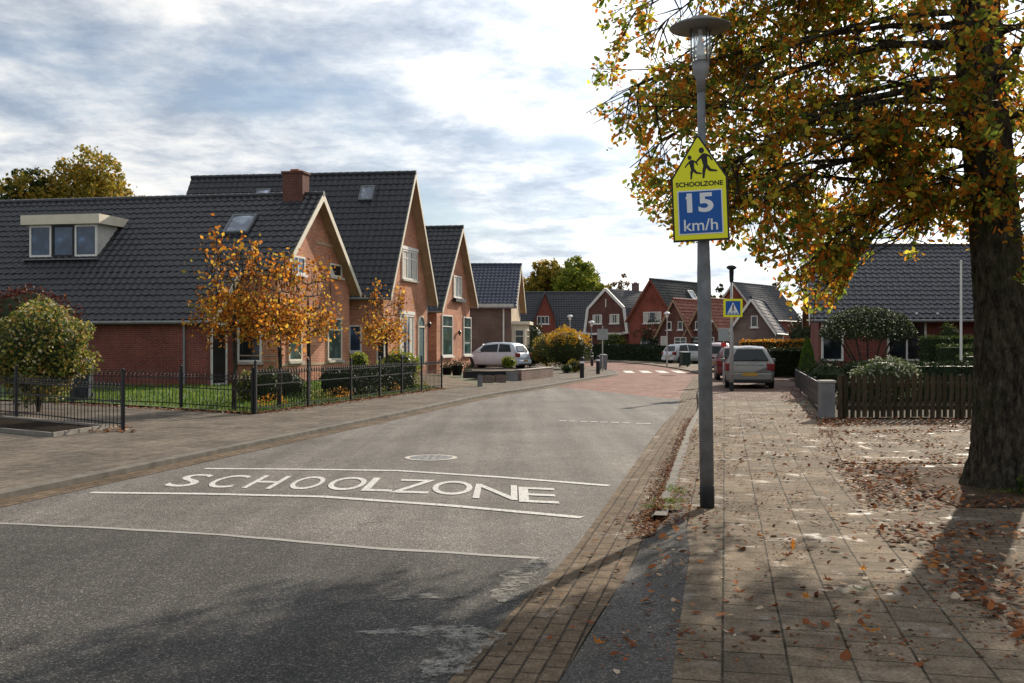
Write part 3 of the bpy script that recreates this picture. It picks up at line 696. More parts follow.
# dormer on the left slope
pn = h1.w.cross(h1.P(-1, 0, h1.za - h1.sl) - h1.P(0, 0, h1.za)).normalized(); pn = pn if pn.z > 0 else -pn
pa = rayplane(98, 258, h1.P(0, 0, h1.za), pn); pb_ = rayplane(30, 259, h1.P(0, 0, h1.za), pn)
wd = (pb_ - pa).length; base = (pa + pb_) / 2; wdir = h1.w; udir = h1.u; zt = pa.z + 34 / F * pa.y
T = h1.T
def dp(wv, uv_, z): p = V((pa.x, pa.y, 0)) + wdir * wv + udir * uv_; return V((p.x, p.y, z))
zb_ = pa.z - .05; back = (zt - zb_) / .974
g = MB(); g.prism([dp(0, 0, zb_), dp(0, 0, zt), dp(0, back + .1, zt)], wdir * wd); dm = T.part('dormer', g, 'grey_white')
g = MB(); g.hexa([dp(-.22, -.25, zt), dp(wd + .22, -.25, zt), dp(wd + .22, back + .75, zt + .03), dp(-.22, back + .75, zt + .03)], [dp(-.22, -.25, zt + .38), dp(wd + .22, -.25, zt + .38), dp(wd + .22, back + .75, zt + .38), dp(-.22, back + .75, zt + .38)]); T.part('dormer_roof', g, 'cream', dm)
for k in range(3):
    cc = dp((k + .5) * wd / 3, 0, (zb_ + zt) / 2 + .05); window(T, cc, wdir, h1.nl(), wd / 3 - .03, zt - zb_ - .14, 'glass_blue', 'white' if k != 1 else 'black_paint', 1, 0, None)
g = MB(); g.box(dp(wd / 2, -.12, zb_ + .0), (wd + .2, .4, .05), 0, (wdir, udir, V((0, 0, 1)))); T.part('dormer_sill', g, 'lead', dm)
for k in range(6):
    z = zb_ + .22 + k * .2; bk = (z - zb_) / .974
    g = MB(); g.box(dp(-.012, bk / 2 + (zt - zb_) / .974 * 0 + .5 * 0 + .0 + bk * 0, z), (.0, .0, .0)) if False else None
# House 2
h2 = House('brick_house', 'tall steep orange brick house with arched teal door and huge black tiled roof', (-16.8 + .25 * 48.5, 48.5), UL, V((-.99, .125, 0)), 3.05, 3.05, 9.85, 1.84, 11.4, 'brick_orange', 'tile_black', ovf=.45, ovs=.3, group='gabled houses along the left side of the street')
h2.window(h2.facepx(401.5, 251, 416.5, 280), 'glass', 'white', 3, 1, 'stone', lintel='white', curtain=True); h2.window(h2.facepx(399, 315, 413, 356), 'glass_blue', 'white', 2, 0, 'white', lintel='white', curtain=True)
h2.window(h2.facepx(417.5, 326, 424, 366), 'door_teal', 'cream', 1, 0, None, 'door', arch=True)
h2.window(h2.facepx(349, 325, 362, 352, 'left'), 'glass_blue', 'white', 1, 0, 'white'); h2.window(h2.facepx(377, 326, 385, 372, 'left'), 'door_black', 'white', 1, 0, None, 'door')
def wall_lamp(h, px, py):
    c, t, n, W, H = h.facepx(px - 1, py - 1, px + 1, py + 1); g = MB(); g.box(c + n * .04, (.05, .1, .05), 0, (t, n, V((0, 0, 1)))); g.lathe(c + n * .13 + V((0, 0, -.14)), [(.04, 0), (.09, .2), (.1, .22), (.02, .3)], 8); h.T.part('wall_lamp', g, 'black_paint')
wall_lamp(h2, 427, 325)
skylight(h2, 361, 187, 373, 200, -1, .62); skylight(h2, 256, 190, 269, 204, -1, .62)
a = h2.P(3.12, .48, 0); downpipe(h2.T, a, .1, 4.0)
g = MB(); p1 = h2.facepx(414, 347, 431, 347.5); a = h2.P(1.9, .4, 3.05); b = h2.P(3.2, .2, 4.0)
# House 3
h3 = House('brick_house', 'smaller orange brick house with two tall windows beside the parked silver car', (-17.1 + .25 * 57.2, 57.2), UL, WL, 3.55, 2.75, 8.25, 1.27, 12, 'brick_orange', 'tile_black', ovf=.4, ovs=.3, slr=1.42, group='gabled houses along the left side of the street')
h3.window(h3.facepx(453, 276, 461, 298), 'glass_green', 'white', 2, 0, 'white', curtain=True)
for q in ((441.5, 315, 452, 356), (463, 317, 470.5, 355)): h3.window(h3.facepx(*q), 'glass_green', 'white', 1, 1, 'white')
wall_lamp(h3, 457.5, 333)
c_, t_, n_, W_, H_ = h3.facepx(452, 299, 462, 302); g = MB(); g.box(c_ + n_ * .15, (W_, .2, .2), 0, (t_, n_, V((0, 0, 1)))); h3.T.part('flower_box', g, 'black_paint')
# House 4
h4 = House('brick_house', 'brown brick house with glossy blue black tiles and cream bay window behind the silver car', (-6.6 + .1 * 72.8, 72.8), (.0995, .995), (-.999, -.0), 3.3, 3.4, 7.35, .87, 10, 'brick_yellow', 'tile_blue', ovf=.4, ovs=.35, tw=.28, barge='cream', group='gabled houses along the left side of the street')
g = MB(); g.box(h4.P(-3.315, 5.0, 2.1), (.03, 9.2, 4.2), 0, (h4.nl(), h4.w, V((0, 0, 1)))); h4.T.part('wall', g, 'brick_brown')
g = MB(); g.box(h4.P(-3.5, 5, 4.28), (.4, 9.6, .24), 0, (h4.nl(), h4.w, V((0, 0, 1)))); h4.T.part('fascia', g, 'grey_white')
a = rayplane(503.5, 330, h4.P(-3.3, 0, 0), h4.nl()) + h4.nl() * .09; downpipe(h4.T, a, .1, 4.1, 'white', .06)
g = MB(); bx = [h4.P(-2.6, .4, 0), h4.P(-2.1, -.5, 0), h4.P(.6, -.5, 0), h4.P(1.1, .4, 0)]; g.prism(bx, V((0, 0, 3.0))); bay = h4.T.part('bay_window', g, 'cream')
g = MB(); bx = [h4.P(-2.9, .39, 3.0), h4.P(-2.3, -.8, 3.0), h4.P(.8, -.8, 3.0), h4.P(1.4, .39, 3.0)]; g.prism(bx, V((0, 0, .22))); h4.T.part('bay_roof', g, 'cream', bay)
nn_ = (h4.P(-2.6, .4, 0) - h4.P(-2.1, -.5, 0)); nrm_ = V((nn_.y, -nn_.x, 0)).normalized(); nrm_ = nrm_ if nrm_.y < 0 else -nrm_
window(h4.T, (h4.P(-2.6, .4, 0) + h4.P(-2.1, -.5, 0)) / 2 + V((0, 0, 1.8)), nn_.normalized(), nrm_, .75, 1.7, 'glass', 'cream', 1, 1, None)
window(h4.T, h4.P(-.75, -.5, 1.8), h4.u, h4.nf(), 1.9, 1.7, 'glass', 'cream', 2, 1, None)
window(h4.T, h4.P(-1.6, .4, 4.9), h4.u, h4.nf(), .8, .9, 'glass', 'white')
# ---- generic facing houses in the background: gable facing n with yaw
def simple_house(label, cx, cy, yaw, W, L, ze, za, brick, tile, name='brick_house', group='houses beyond the bend of the street', ov=.25, barge='white', chim=None, **kw):
    # yaw: direction the gable faces measured from -Y toward -X (radians); O is the front centre
    f = V((-math.sin(yaw), -math.cos(yaw), 0)); u = V((math.cos(yaw), -math.sin(yaw), 0)); w = -f
    h = House(name, label, (cx, cy), u, w, W / 2, W / 2, za, (za - ze) / (W / 2), L, brick, tile, ovf=.3, ovs=ov, group=group, barge=barge, ns=4, backtiles=True, **kw)
    if chim: chimney(h.T, h.P(chim[0], chim[1], 0), .6, .6, za - .6, za + .7, h.u, h.w)
    return h
# House 5: long dark roof parallel to the view with a red triangular cross gable
c5 = at(590, 333, 112); 
h5 = House('brick_house', 'low house with very long dark roof and one scarlet triangular gable', (at(612, 0, 118).x, 115.5), (0, 1), (-1, -.0), 3.6, 3.6, 7.55, 1.3, 15, 'brick_scarlet', 'tile_black', ovf=.3, ovs=.4, group='houses beyond the bend of the street', barge='white', ns=4)
g = MB(); a = at(530, 336, 111.2); b = at(556.5, 336, 111.2); t_ = at(545, 294, 111.2); a0 = V((a.x + .5, a.y, 0)); b0 = V((b.x - .5, b.y, 0))
g.prism([a0, b0, V((b.x, b.y, 2.6)), V((t_.x + 1.05, t_.y, 4.6)), t_, V((t_.x - 1.05, t_.y, 4.6)), V((a.x, a.y, 2.6))], V((0, 4.3, 0))); h5.T.part('cross_gable', g, 'brick_scarlet')
g = MB()
for sx, e in ((-1, a), (1, b)):
    p = [V((e.x, 111.0, 2.6)), V((t_.x + sx * 1.05, 111.0, 4.65)), V((t_.x, 111.0, t_.z + .1))]
    for q0, q1 in zip(p[:-1], p[1:]): g.hexa([q0, q0 + V((0, 4.5, 0)), q1 + V((0, 4.5, 0)), q1], [q + V((0, 0, .14)) for q in (q0, q0 + V((0, 4.5, 0)), q1 + V((0, 4.5, 0)), q1)])
h5.T.part('roof', g, 'tile_black')
for (x0, y0, x1, y1) in ((537, 316, 549, 324),):
    p = at(x0, y0, 111.2); q = at(x1, y1, 111.2); window(h5.T, (p + q) / 2, V((1, 0, 0)), V((0, -1, 0)), q.x - p.x, p.z - q.z, 'glass', 'white', 3, 0, 'white')
p = at(543, 345, 111.2); window(h5.T, V((p.x, 111.2, 1.3)), V((1, 0, 0)), V((0, -1, 0)), .9, 2.2, 'glass', 'white', 1, 0, None, 'door')
g = MB(); g.box((at(575, 0, 111).x, 110.6, 2.85), (4.6, 1.2, .3)); h5.T.part('canopy', g, 'white')
for px in (565, 580): p = at(px, 345, 111.6); window(h5.T, V((p.x, 111.85, 1.5)), V((1, 0, 0)), V((0, -1, 0)), 1.3, 1.4, 'glass', 'white', 2, 0, 'white')
# House 6: gambrel gable outlined in white
Y6 = 108; T6 = Thing('brick_house', 'dark brick house whose bell shaped gable is outlined with white boards', 'house', (at(606, 0, Y6).x, Y6, 0), group='houses beyond the bend of the street')
y6 = R(42); f6 = V((-math.sin(y6), -math.cos(y6), 0)); u6 = V((math.cos(y6), -math.sin(y6), 0)); O6 = V((at(606, 0, Y6).x, Y6, 0)); k6 = 1 / math.cos(y6)
def p6(s_, z, d=0): p = O6 + u6 * s_ - f6 * d; return V((p.x, p.y, z))
zz = lambda py: CAMH + (HZ - py) / F * Y6
prof = [(-2.75, 0), (2.75, 0), (2.75, zz(333)), (2.35, zz(309)), (0, zz(290)), (-2.35, zz(309)), (-2.75, zz(333))]
g = MB(); g.prism([p6(s_, z) for s_, z in prof], -f6 * 7); T6.part('wall', g, 'brick_dark')
g = MB()
for (a_, b_) in (((-2.85, zz(333)), (-2.42, zz(308.5))), ((-2.42, zz(308.5)), (0, zz(289))), ((0, zz(289)), (2.42, zz(308.5))), ((2.42, zz(308.5)), (2.85, zz(333)))):
    g.beam(p6(a_[0], a_[1], -.1), p6(b_[0], b_[1], -.1), .12, .3)
g.box(p6(0, zz(303), -.03), (.1, .06, .9), 0, (u6, f6, V((0, 0, 1))))
for s_ in (-2.7, 2.7): g.box(p6(s_, zz(333), -.1), (.7, .3, .2), 0, (u6, f6, V((0, 0, 1))))
T6.part('bargeboard', g, 'white')
for sg in (-1, 1):
    g = MB(); q = [(sg * 2.95, zz(334)), (sg * 2.45, zz(308.3)), (0, zz(288.6))]
    for (a_, b_) in zip(q[:-1], q[1:]):
        A = p6(a_[0], a_[1], -.05); up = p6(b_[0], b_[1], -.05) - A; tile_slope(g, A, -f6, up, 7.3, up.length, ns=4)
    T6.part('roof', g, 'tile_grey' if sg > 0 else 'tile_black')
for s_ in (-1.15, 1.15): window(T6, p6(s_, zz(319)), u6, f6, 1.25, 1.0, 'glass', 'white', 2, 0, 'white', curtain=True)
window(T6, p6(.9, 1.5), u6, f6, 1.6, 1.5, 'glass', 'white', 2, 0, 'white'); g = MB(); g.box(p6(.4, 2.75, -.4), (4.4, .9, .22), 0, (u6, f6, V((0, 0, 1)))); T6.part('canopy', g, 'white')
chimney(T6, p6(0, 0, 5.5), .6, .6, 7, 8.4, u6, f6, 'brick_brown')
# House 7
Y7 = 100
h7 = simple_house('big scarlet brick house with steep dark roof and one white framed skylight', at(650, 0, Y7).x, Y7, R(40), 5.4, 11, 4.3, 8.1, 'brick_scarlet', 'tile_dull', barge='brick_scarlet')
h7.window((h7.P(.1, .3, 4.3), h7.u, h7.nf(), 2.1, 1.15), 'glass', 'white', 3, 0, 'white', curtain=True); h7.window((h7.P(-.2, .3, 1.5), h7.u, h7.nf(), 2.1, 1.4), 'glass', 'white', 3, 0, 'white')
g = MB(); g.box(h7.P(0, .28, 6.4), (.12, .05, 1.0), 0, (h7.u, h7.nf(), V((0, 0, 1)))); h7.T.part('pale_band', g, 'brick_scarlet')
skylight(h7, 689, 291, 695, 299, 1, 1.0)
# Houses 8 a and b, red tiles
for k, (px, lab) in enumerate(((673, 'small brick cottage with orange red pantiles, left one of the attached pair'), (702, 'small brick cottage with orange red pantiles half hidden behind the near lamp post'))):
    Y8 = 90 - k * 1.5
    h = simple_house(lab, at(px, 0, Y8).x, Y8, R(38), 3.3, 7.5, 2.75, 5.65, 'brick_dark', 'tile_red', barge='wood_brown', name='cottage', group='cottages with orange red pantile roofs')
    for s_ in ((-.55, .6) if k == 0 else (-.55, .55)):
        h.window((h.P(s_, .3, 3.3), h.u, h.nf(), .5, .75), 'glass', 'white', 1, 0, 'white')
    if k == 0: h.window((h.P(-1.1, .3, 1.3), h.u, h.nf(), .6, 2.1), 'curtain', 'white', 1, 0, None, 'door'); h.window((h.P(.6, .3, 1.6), h.u, h.nf(), 1.2, 1.3), 'glass', 'white', 2, 1, 'white')
    else: h.window((h.P(-.8, .3, 1.6), h.u, h.nf(), .9, 1.3), 'glass', 'white', 1, 1, 'white'); h.window((h.P(.6, .3, 1.6), h.u, h.nf(), .9, 1.3), 'glass', 'white', 1, 1, 'white')
# House 9 (purple brick gable, pale grey roof)
h9 = simple_house('purple red brick house with pale grey roof showing above the red cottages', at(733, 0, 112).x, 112, R(40), 6.4, 11, 4.6, 8.5, 'brick_scarlet', 'tile_grey', barge='grey_white')
h9.window((h9.P(0, .3, 5.2), h9.u, h9.nf(), 1.2, 1.0), 'glass', 'white', 2)
# House 10 taupe brick with blue tiles
h10 = simple_house('taupe brick bungalow with white edged gable and glossy blue black pantiles', at(751, 0, 74).x, 74, R(22), 3.1, 7, 2.75, 5.0, 'brick_taupe', 'tile_bluedull', barge='white')
h10.window((h10.P(.2, .3, 3.3), h10.u, h10.nf(), .5, .85), 'glass', 'white', 1, 0, 'white'); h10.window((h10.P(.5, .3, 1.1), h10.u, h10.nf(), 1.0, 1.1), 'glass', 'white', 2, 0, 'white')
# House 11 right, long side facing camera
Y11 = 38.5; xl = at(818, 0, Y11).x
T11H = House('brick_bungalow', 'dark brick bungalow with blue grey pantile roof behind the wooden picket fence', (12.55, 42.7), (0.26, 1), (1, 0), 4.2, 4.2, 5.75, .69, 14, 'brick_red', 'tile_slate', ovf=.35, ovs=.5, barge='white', tw=.26, course=.33)
T11 = T11H.T
def f11(x0, x1, y0, y1, **kw): T11H.window(T11H.facepx(x0, y0, x1, y1, 'left'), **kw)
f11(821, 843, 318, 361, cols=1, sill=None); f11(887, 926, 318, 361, cols=2, sill=None)
f11(984, 1004, 318, 361, cols=1, sill=None)
for px in (843, 868, 914, 935):
    a = rayplane(px, 314, T11H.P(-4.2, 0, 0), T11H.nl()); g = MB(); g.lathe(a + T11H.nl() * .25, [(.02, -.03), (.06, -.02), (.06, .03), (.02, .05)], 8); T11.part('eave_lamp', g, 'white')
# House 12, right edge behind the tree
h12 = simple_house('pinkish brick house with white framed window at the right edge behind the oak', 18.3, 29.3, R(32), 6.5, 9, 3.4, 6.6, 'brick_orange', 'tile_slate', barge='cream', group=None)
h12.window((h12.P(-2.1, .3, 2.2), h12.u, h12.nf(), 1.3, 2.2), 'glass', 'white', 2, 0, 'white')
# ------------------------------------------------------------------ FOLIAGE
def clump_tree(name, label, cat, base, trunk_h, trunk_r, clumps, mat, size, dens, group=None, asp=.65, trunk='bark', branches=True, leaf6=False, wob=.35):
    T = Thing(name, label, cat, base, 0, group); base = V(base); g = MB()
    top = sum((V(c[0]) for c in clumps), V()) / len(clumps)
    mid = V((base.x + ru(-.05, .05), base.y, base.z + trunk_h))
    g.tube([base + V((0, 0, -.05)), base.lerp(mid, .5) + V((ru(-1, 1) * trunk_r, 0, 0)), mid], [trunk_r * 1.3, trunk_r, trunk_r * .8], 8)
    if branches:
        for (c, r, *_) in clumps:
            c = V(c); g.tube([mid - V((0, 0, trunk_h * .1)), mid.lerp(c, .5) + V((ru(-.2, .2), ru(-.2, .2), r * .15)), c + V((0, 0, r * .3))], [trunk_r * .5, trunk_r * .3, trunk_r * .1], 5)
    T.part('trunk', g, trunk)
    g = MB()
    for (c, r, *q) in clumps:
        c = V(c); rr = V(r) if hasattr(r, '__len__') else V((r, r, r)); nl = int(dens * (rr.x * rr.z))
        sub = [V((random.gauss(0, .5), random.gauss(0, .5), random.gauss(0, .5))) for _ in range(max(4, nl // 40))]
        for k in range(nl):
            s_ = random.choice(sub); p = s_ + V((random.gauss(0, .16), random.gauss(0, .16), random.gauss(0, .14)))
            if p.length > 1.15: p = p.normalized() * ru(.85, 1.12)
            p = V((p.x * rr.x, p.y * rr.y, p.z * rr.z)) + c
            (g.leaf if leaf6 else g.leaf4)(p, size)
    T.part('crown', g, mat); return T
def shrub(name, label, c, r, mat, size, n, cat='shrub', group=None, core=True, mat2=None, top2=.3, flatbot=True, stem=True, seed=0):
    c = V(c); r = V(r); T = Thing(name, label, cat, (c.x, c.y, SW), 0, group)
    g = MB()
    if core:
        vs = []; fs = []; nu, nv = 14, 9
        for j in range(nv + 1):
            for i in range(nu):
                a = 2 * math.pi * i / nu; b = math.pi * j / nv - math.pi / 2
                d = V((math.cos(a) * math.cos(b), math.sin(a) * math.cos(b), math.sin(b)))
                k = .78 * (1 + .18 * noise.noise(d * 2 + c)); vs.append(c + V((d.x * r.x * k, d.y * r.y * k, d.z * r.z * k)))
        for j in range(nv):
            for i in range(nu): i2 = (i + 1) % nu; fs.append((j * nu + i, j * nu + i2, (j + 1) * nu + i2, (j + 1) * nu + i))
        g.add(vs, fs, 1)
    for k in range(n):
        d = V((random.gauss(0, 1), random.gauss(0, 1), random.gauss(0, 1))).normalized()
        k_ = (1 + .3 * noise.noise(d * 2.2 + c * 1.3)) * ru(.78, 1.04)
        p = c + V((d.x * r.x * k_, d.y * r.y * k_, d.z * r.z * k_))
        if p.z < SW + .02: p.z = SW + ru(.02, .2)
        m_ = 2 if (mat2 and d.z + .4 * noise.noise(d * 5) > top2) else 0
        g.leaf4(p, size, .7, m_)
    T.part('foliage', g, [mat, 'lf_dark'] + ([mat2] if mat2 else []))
    if stem:
        g = MB(); g.tube([V((c.x, c.y, SW - .03)), V((c.x + .02, c.y, c.z - r.z * .3))], [.05, .03], 6)
        for k in range(3): a = ru(0, 6.28); g.tube([V((c.x, c.y, SW)), V((c.x + math.cos(a) * r.x * .4, c.y + math.sin(a) * r.y * .4, c.z))], [.03, .015], 5)
        T.part('stem', g, 'bark')
    return T
def hedge(label, A, B, w, h, mat, size, dens, z=SW, group=None, top=None, wob=.06, name='hedge'):
    A, B = V((A[0], A[1], z)), V((B[0], B[1], z)); T = Thing(name, label, 'hedge', tuple(A), 0, group)
    d = B - A; L = d.length; d.normalize(); x = V((d.y, -d.x, 0)); g = MB()
    g.box((A + B) / 2 + V((0, 0, h / 2 - .04)), (w - .1, L - .05, h - .06), 1, (x, d, V((0, 0, 1))))
    areas = [L * h, L * h, L * w, w * h, w * h]
    for q, ar in enumerate(areas):
        for k in range(int(ar * dens)):
            s_ = ru(0, L); a = ru(0, h); b = ru(-w / 2, w / 2); j = ru(-wob, wob)
            if q == 0: p = A + d * s_ + x * (w / 2 + j) + V((0, 0, a))
            elif q == 1: p = A + d * s_ - x * (w / 2 + j) + V((0, 0, a))
            elif q == 2: p = A + d * s_ + x * b + V((0, 0, h + j + .05 * noise.noise(V((s_, b, 0)) * 2)))
            elif q == 3: p = A + d * j + x * b + V((0, 0, a))
            else: p = B + d * j + x * b + V((0, 0, a))
            g.leaf4(p, size, .7, 2 if (top and (q == 2 or a > h - .12)) else 0)
    T.part('foliage', g, [mat, 'lf_dark'] + ([top] if top else [])); return T
# --- the big oak
TX, TY = 5.2, 10.6
T = Thing('oak_tree', 'large oak with thick dark trunk and orange green autumn leaves on the right verge', 'tree', (TX, TY, SW))
g = MB()
tp = [V((TX, TY, SW - .05)), V((TX - .01, TY, .35)), V((TX - .02, TY, .9)), V((TX - .02, TY, 1.8)), V((TX - .10, TY, 3.0)), V((TX - .22, TY, 4.2)), V((TX - .28, TY, 5.4)), V((TX - .2, TY, 7)), V((TX, TY, 8.6))]
rr = [.40, .31, .265, .25, .245, .235, .21, .16, .05]
vs = []; fs = []; N = 120; rings = []
for i in range(len(tp) - 1):
    for k in range(22): t = k / 22; rings.append((tp[i].lerp(tp[i + 1], t), rr[i] + (rr[i + 1] - rr[i]) * t))
for i, (p, r) in enumerate(rings):
    for k in range(N):
        a = 2 * math.pi * k / N; fl = max(0, .5 - p.z) * .4
        q = r * (1 + .05 * noise.noise(V((math.cos(a) * 3, math.sin(a) * 3, p.z * .5))) + .16 * min(.35, abs(noise.noise(V((math.cos(a) * 7, math.sin(a) * 7, p.z * 1.9))))) + .06 * abs(noise.noise(V((math.cos(a) * 19, math.sin(a) * 19, p.z * 6)))) - .05 + fl * math.sin(a * 5 + .7) * .6)
        vs.append(p + V((math.cos(a) * q, math.sin(a) * q, 0)))
for i in range(len(rings) - 1):
    for k in range(N): k2 = (k + 1) % N; fs.append((i * N + k, i * N + k2, (i + 1) * N + k2, (i + 1) * N + k))
g.add(vs, fs); T.part('trunk', g, 'bark', smooth=True)
def zmin(x):
    P = [(.75, 4.3), (1.0, 3.75), (1.4, 3.05), (1.75, 2.75), (2.3, 2.55), (2.75, 2.2), (3.1, 1.7), (3.45, 1.95), (3.7, 2.55), (4.3, 2.55), (4.8, 2.65), (5.4, 2.2), (6.5, 2.1), (9.5, 3.0)]
    if x < P[0][0]: return 9
    for a, b in zip(P[:-1], P[1:]):
        if x <= b[0]: return a[1] + (b[1] - a[1]) * (x - a[0]) / (b[0] - a[0])
    return 3
random.seed(21)
lv = MB(); br = MB(); nleaf = 0; limbs = []
def ok(p):
    if p.z < zmin(p.x * 10.6 / max(p.y, 6)) + .12 * noise.noise(p * 3): return False
    if p.y < 9.45 and p.x < 3.3: return False          # kept clear of the lamp post
    if p.z < 3.4 and p.y < 8.2: return False
    if p.y > 13.2: return False
    return True
def twig(p, d, L, depth):
    global nleaf
    n_ = 4; pts = [p]; q = p.copy(); dd = d.copy()
    for k in range(n_):
        dd = (dd + V((ru(-.25, .25), ru(-.25, .25), ru(-.28, .1)))).normalized(); q = q + dd * L / n_; pts.append(q.copy())
    if not ok(pts[2]) or not ok(pts[4]): return
    if noise.noise(V((p.x * 1.3, p.y * 1.3, p.z * 1.6))) + ru(-.1, .1) < (.03 if p.z < 3.6 else -.09 if p.x < 3.4 else -.05): return
    br.tube(pts, [.006 * (1 - .8 * k / n_) for k in range(n_ + 1)], 4, cap=False)
    m_ = int(L * 52) + 7
    for k in range(m_):
        t = (1.05 - .8 * rnd() ** 1.6) * n_; i = min(int(t), n_ - 1); b = pts[i].lerp(pts[i + 1], t - i)
        s_ = b + V((random.gauss(0, .05), random.gauss(0, .05), random.gauss(0, .05) - .02))
        if ok(s_): lv.leaf(s_, ru(.045, .095), asp=.55, bend=.35); nleaf += 1
def limb(z0, a, L, up, droop, dens, y0=0):
    d = V((math.cos(a), math.sin(a), up)).normalized(); p = V((TX - .18, TY + y0, z0)); pts = [p.copy()]; dd = d.copy(); n_ = 9
    for k in range(n_):
        dd = (dd + V((ru(-.16, .16), ru(-.16, .16), ru(-.13, .05) - droop))).normalized(); p = p + dd * L / n_
        if not ok(p) and k > 3: break
        pts.append(p.copy())
    n_ = len(pts) - 1; r0 = ru(.034, .05) * (.55 if droop > .08 else 1)
    lim = MB(); lim.tube(pts, [r0 * (1 - .9 * k / n_) for k in range(n_ + 1)], 7); limbs.append(lim)
    for k in range(1, n_ + 1):
        for s_ in range(dens if k > 2 else 2):
            base = pts[k - 1].lerp(pts[k], rnd()); dirn = (pts[k] - pts[k - 1]).normalized()
            sd = (dirn * .5 + V((ru(-1, 1), ru(-1, 1), ru(-.9, .45)))).normalized(); Ls = ru(.45, 1.05)
            q = base.copy(); sp = [q.copy()]; d2 = sd.copy()
            for m in range(4):
                d2 = (d2 + V((ru(-.3, .3), ru(-.3, .3), ru(-.3, .1)))).normalized(); q = q + d2 * Ls / 4; sp.append(q.copy())
            if not ok(sp[2]) or not ok(sp[4]): continue
            br.tube(sp, [.011, .009, .007, .005, .003], 5, cap=False)
            for m in range(1, 5): twig(sp[m].copy(), (d2 + V((ru(-1, 1), ru(-1, 1), ru(-1, .5)))).normalized(), ru(.22, .5), 1)
for li in range(31):
    z0 = 3.0 + li * .18; a = li * 2.399 + .5
    if li % 3 == 0: a = math.pi + ru(-.5, .4)     # extra limbs toward the street lamp
    L = ru(3.7, 4.8) * (1 if z0 < 6 else max(.45, 1 - (z0 - 6) * .2))
    if math.sin(a) < -.7: L *= .75
    limb(z0, a, L, ru(.15, .5), .05, 4 if li % 2 else 5)
for (z0, a, L, up, dr) in ((3.3, math.pi * .98, 2.7, .1, .14), (3.5, math.pi * .95, 2.9, .05, .15), (3.9, math.pi * 1.04, 4.0, .1, .06), (4.4, math.pi * .94, 4.4, .1, .05), (4.9, math.pi * .98, 4.4, .1, .06), (3.3, math.pi * .96, 2.5, .15, .16), (3.2, math.pi * .9, 2.2, .1, .14), (3.1, math.pi * .97, 1.6, .2, .12), (3.4, math.pi * .6, 1.5, 0, .1), (3.7, math.pi * .97, 3.6, .0, .05), (3.3, -.2, 1.6, .1, .1), (4.3, math.pi * 1.0, 4.3, .1, .05), (4.7, math.pi * .96, 4.7, .12, .06), (5.1, math.pi * 1.02, 4.8, .1, .07), (5.6, math.pi * .99, 4.9, .08, .09), (4.0, math.pi * .93, 4.2, .12, .05)):
    limb(z0, a, L, up, dr, 4)
print('oak leaves', nleaf)
for lm in limbs: T.part('limb', lm, 'bark', smooth=True)
T.part('twigs', br, 'bark'); T.part('crown', lv, 'lf_oak')
random.seed(5)
# ivy sprigs / root suckers at the tree foot
shrub('ground_ivy', 'small dark green tuft growing at the foot of the oak trunk', (5.25, 9.95, .12), (.25, .15, .1), 'lf_green', .05, 250, cat='plant', core=False, stem=False)
# --- four trained orange trees behind the left fence
def trained(px, py, w, zb, zt, label, n, lean=0):
    b = gp(px, py, SW); T = Thing('trained_tree', label, 'tree', tuple(b), 0, 'orange leaved trees trained flat behind the black fence')
    g = MB(); g.tube([b + V((0, 0, -.05)), b + V((.03, 0, 1)), b + V((lean, 0, zb + .2)), b + V((lean, 0, zt * .85))], [.06, .05, .045, .02], 8)
    T.part('trunk', g, 'bark'); g = MB(); lv = MB(); u = UL
    tips = []
    for lay in range(5):
        z = zb + .15 + lay * (zt - zb - .2) / 4
        for sg in (-1, 1):
            pts = [b + V((lean, 0, z - .1))]
            for k in range(5): pts.append(pts[-1] + u * sg * w / 2 / 5 + V((ru(-.05, .05), ru(-.05, .05), ru(-.02, .06))))
            g.tube(pts, [.022, .02, .016, .012, .009, .005], 5); tips += pts[1:]
            for q in pts[1:]:
                for _ in range(2):
                    e = q + V((ru(-.15, .15), ru(-.15, .15), ru(.1, .5))) ; g.tube([q, e], [.008, .003], 4, cap=False); tips.append(e)
    for _ in range(int(w * 4)):   # bare shoots above the crown
        s_ = ru(-w / 2, w / 2); q = b + u * s_ + V((0, 0, zt - .3)); e = q + V((ru(-.1, .1), 0, ru(.4, 1.1))); g.tube([q, e], [.01, .004], 4, cap=False)
        if rnd() < .75:
            for _ in range(random.randint(3, 30)): lv.leaf4(e.lerp(q, ru(0, .6)) + V((random.gauss(0, .09), random.gauss(0, .09), random.gauss(0, .09))), .11, .8)
    T.part('branches', g, 'bark')
    low = [q for q in tips if q.z < zb + (zt - zb) * .55]
    for _ in range(int(n * 1.6)):
        q = random.choice(low if rnd() < .7 else tips); lv.leaf4(q + V((random.gauss(0, .16), random.gauss(0, .14), random.gauss(-.08, .17))), .095, .7)
    T.part('crown', lv, 'lf_orange')
trained(234, 411, 2.3, 1.85, 3.4, 'orange leaved tree trained flat on the pale trunk, nearest to the fence corner', 1250)
trained(279, 408, 2.3, 1.7, 3.2, 'orange leaved tree trained flat on a slim trunk in front of the left gable window', 1100)
trained(308, 403, 2.9, 1.75, 3.2, 'orange leaved tree trained flat on a dark trunk between the two ground floor windows', 800)
trained(386, 389.5, 3.0, 1.6, 2.9, 'orange leaved tree trained flat standing before the tall steep house', 900)
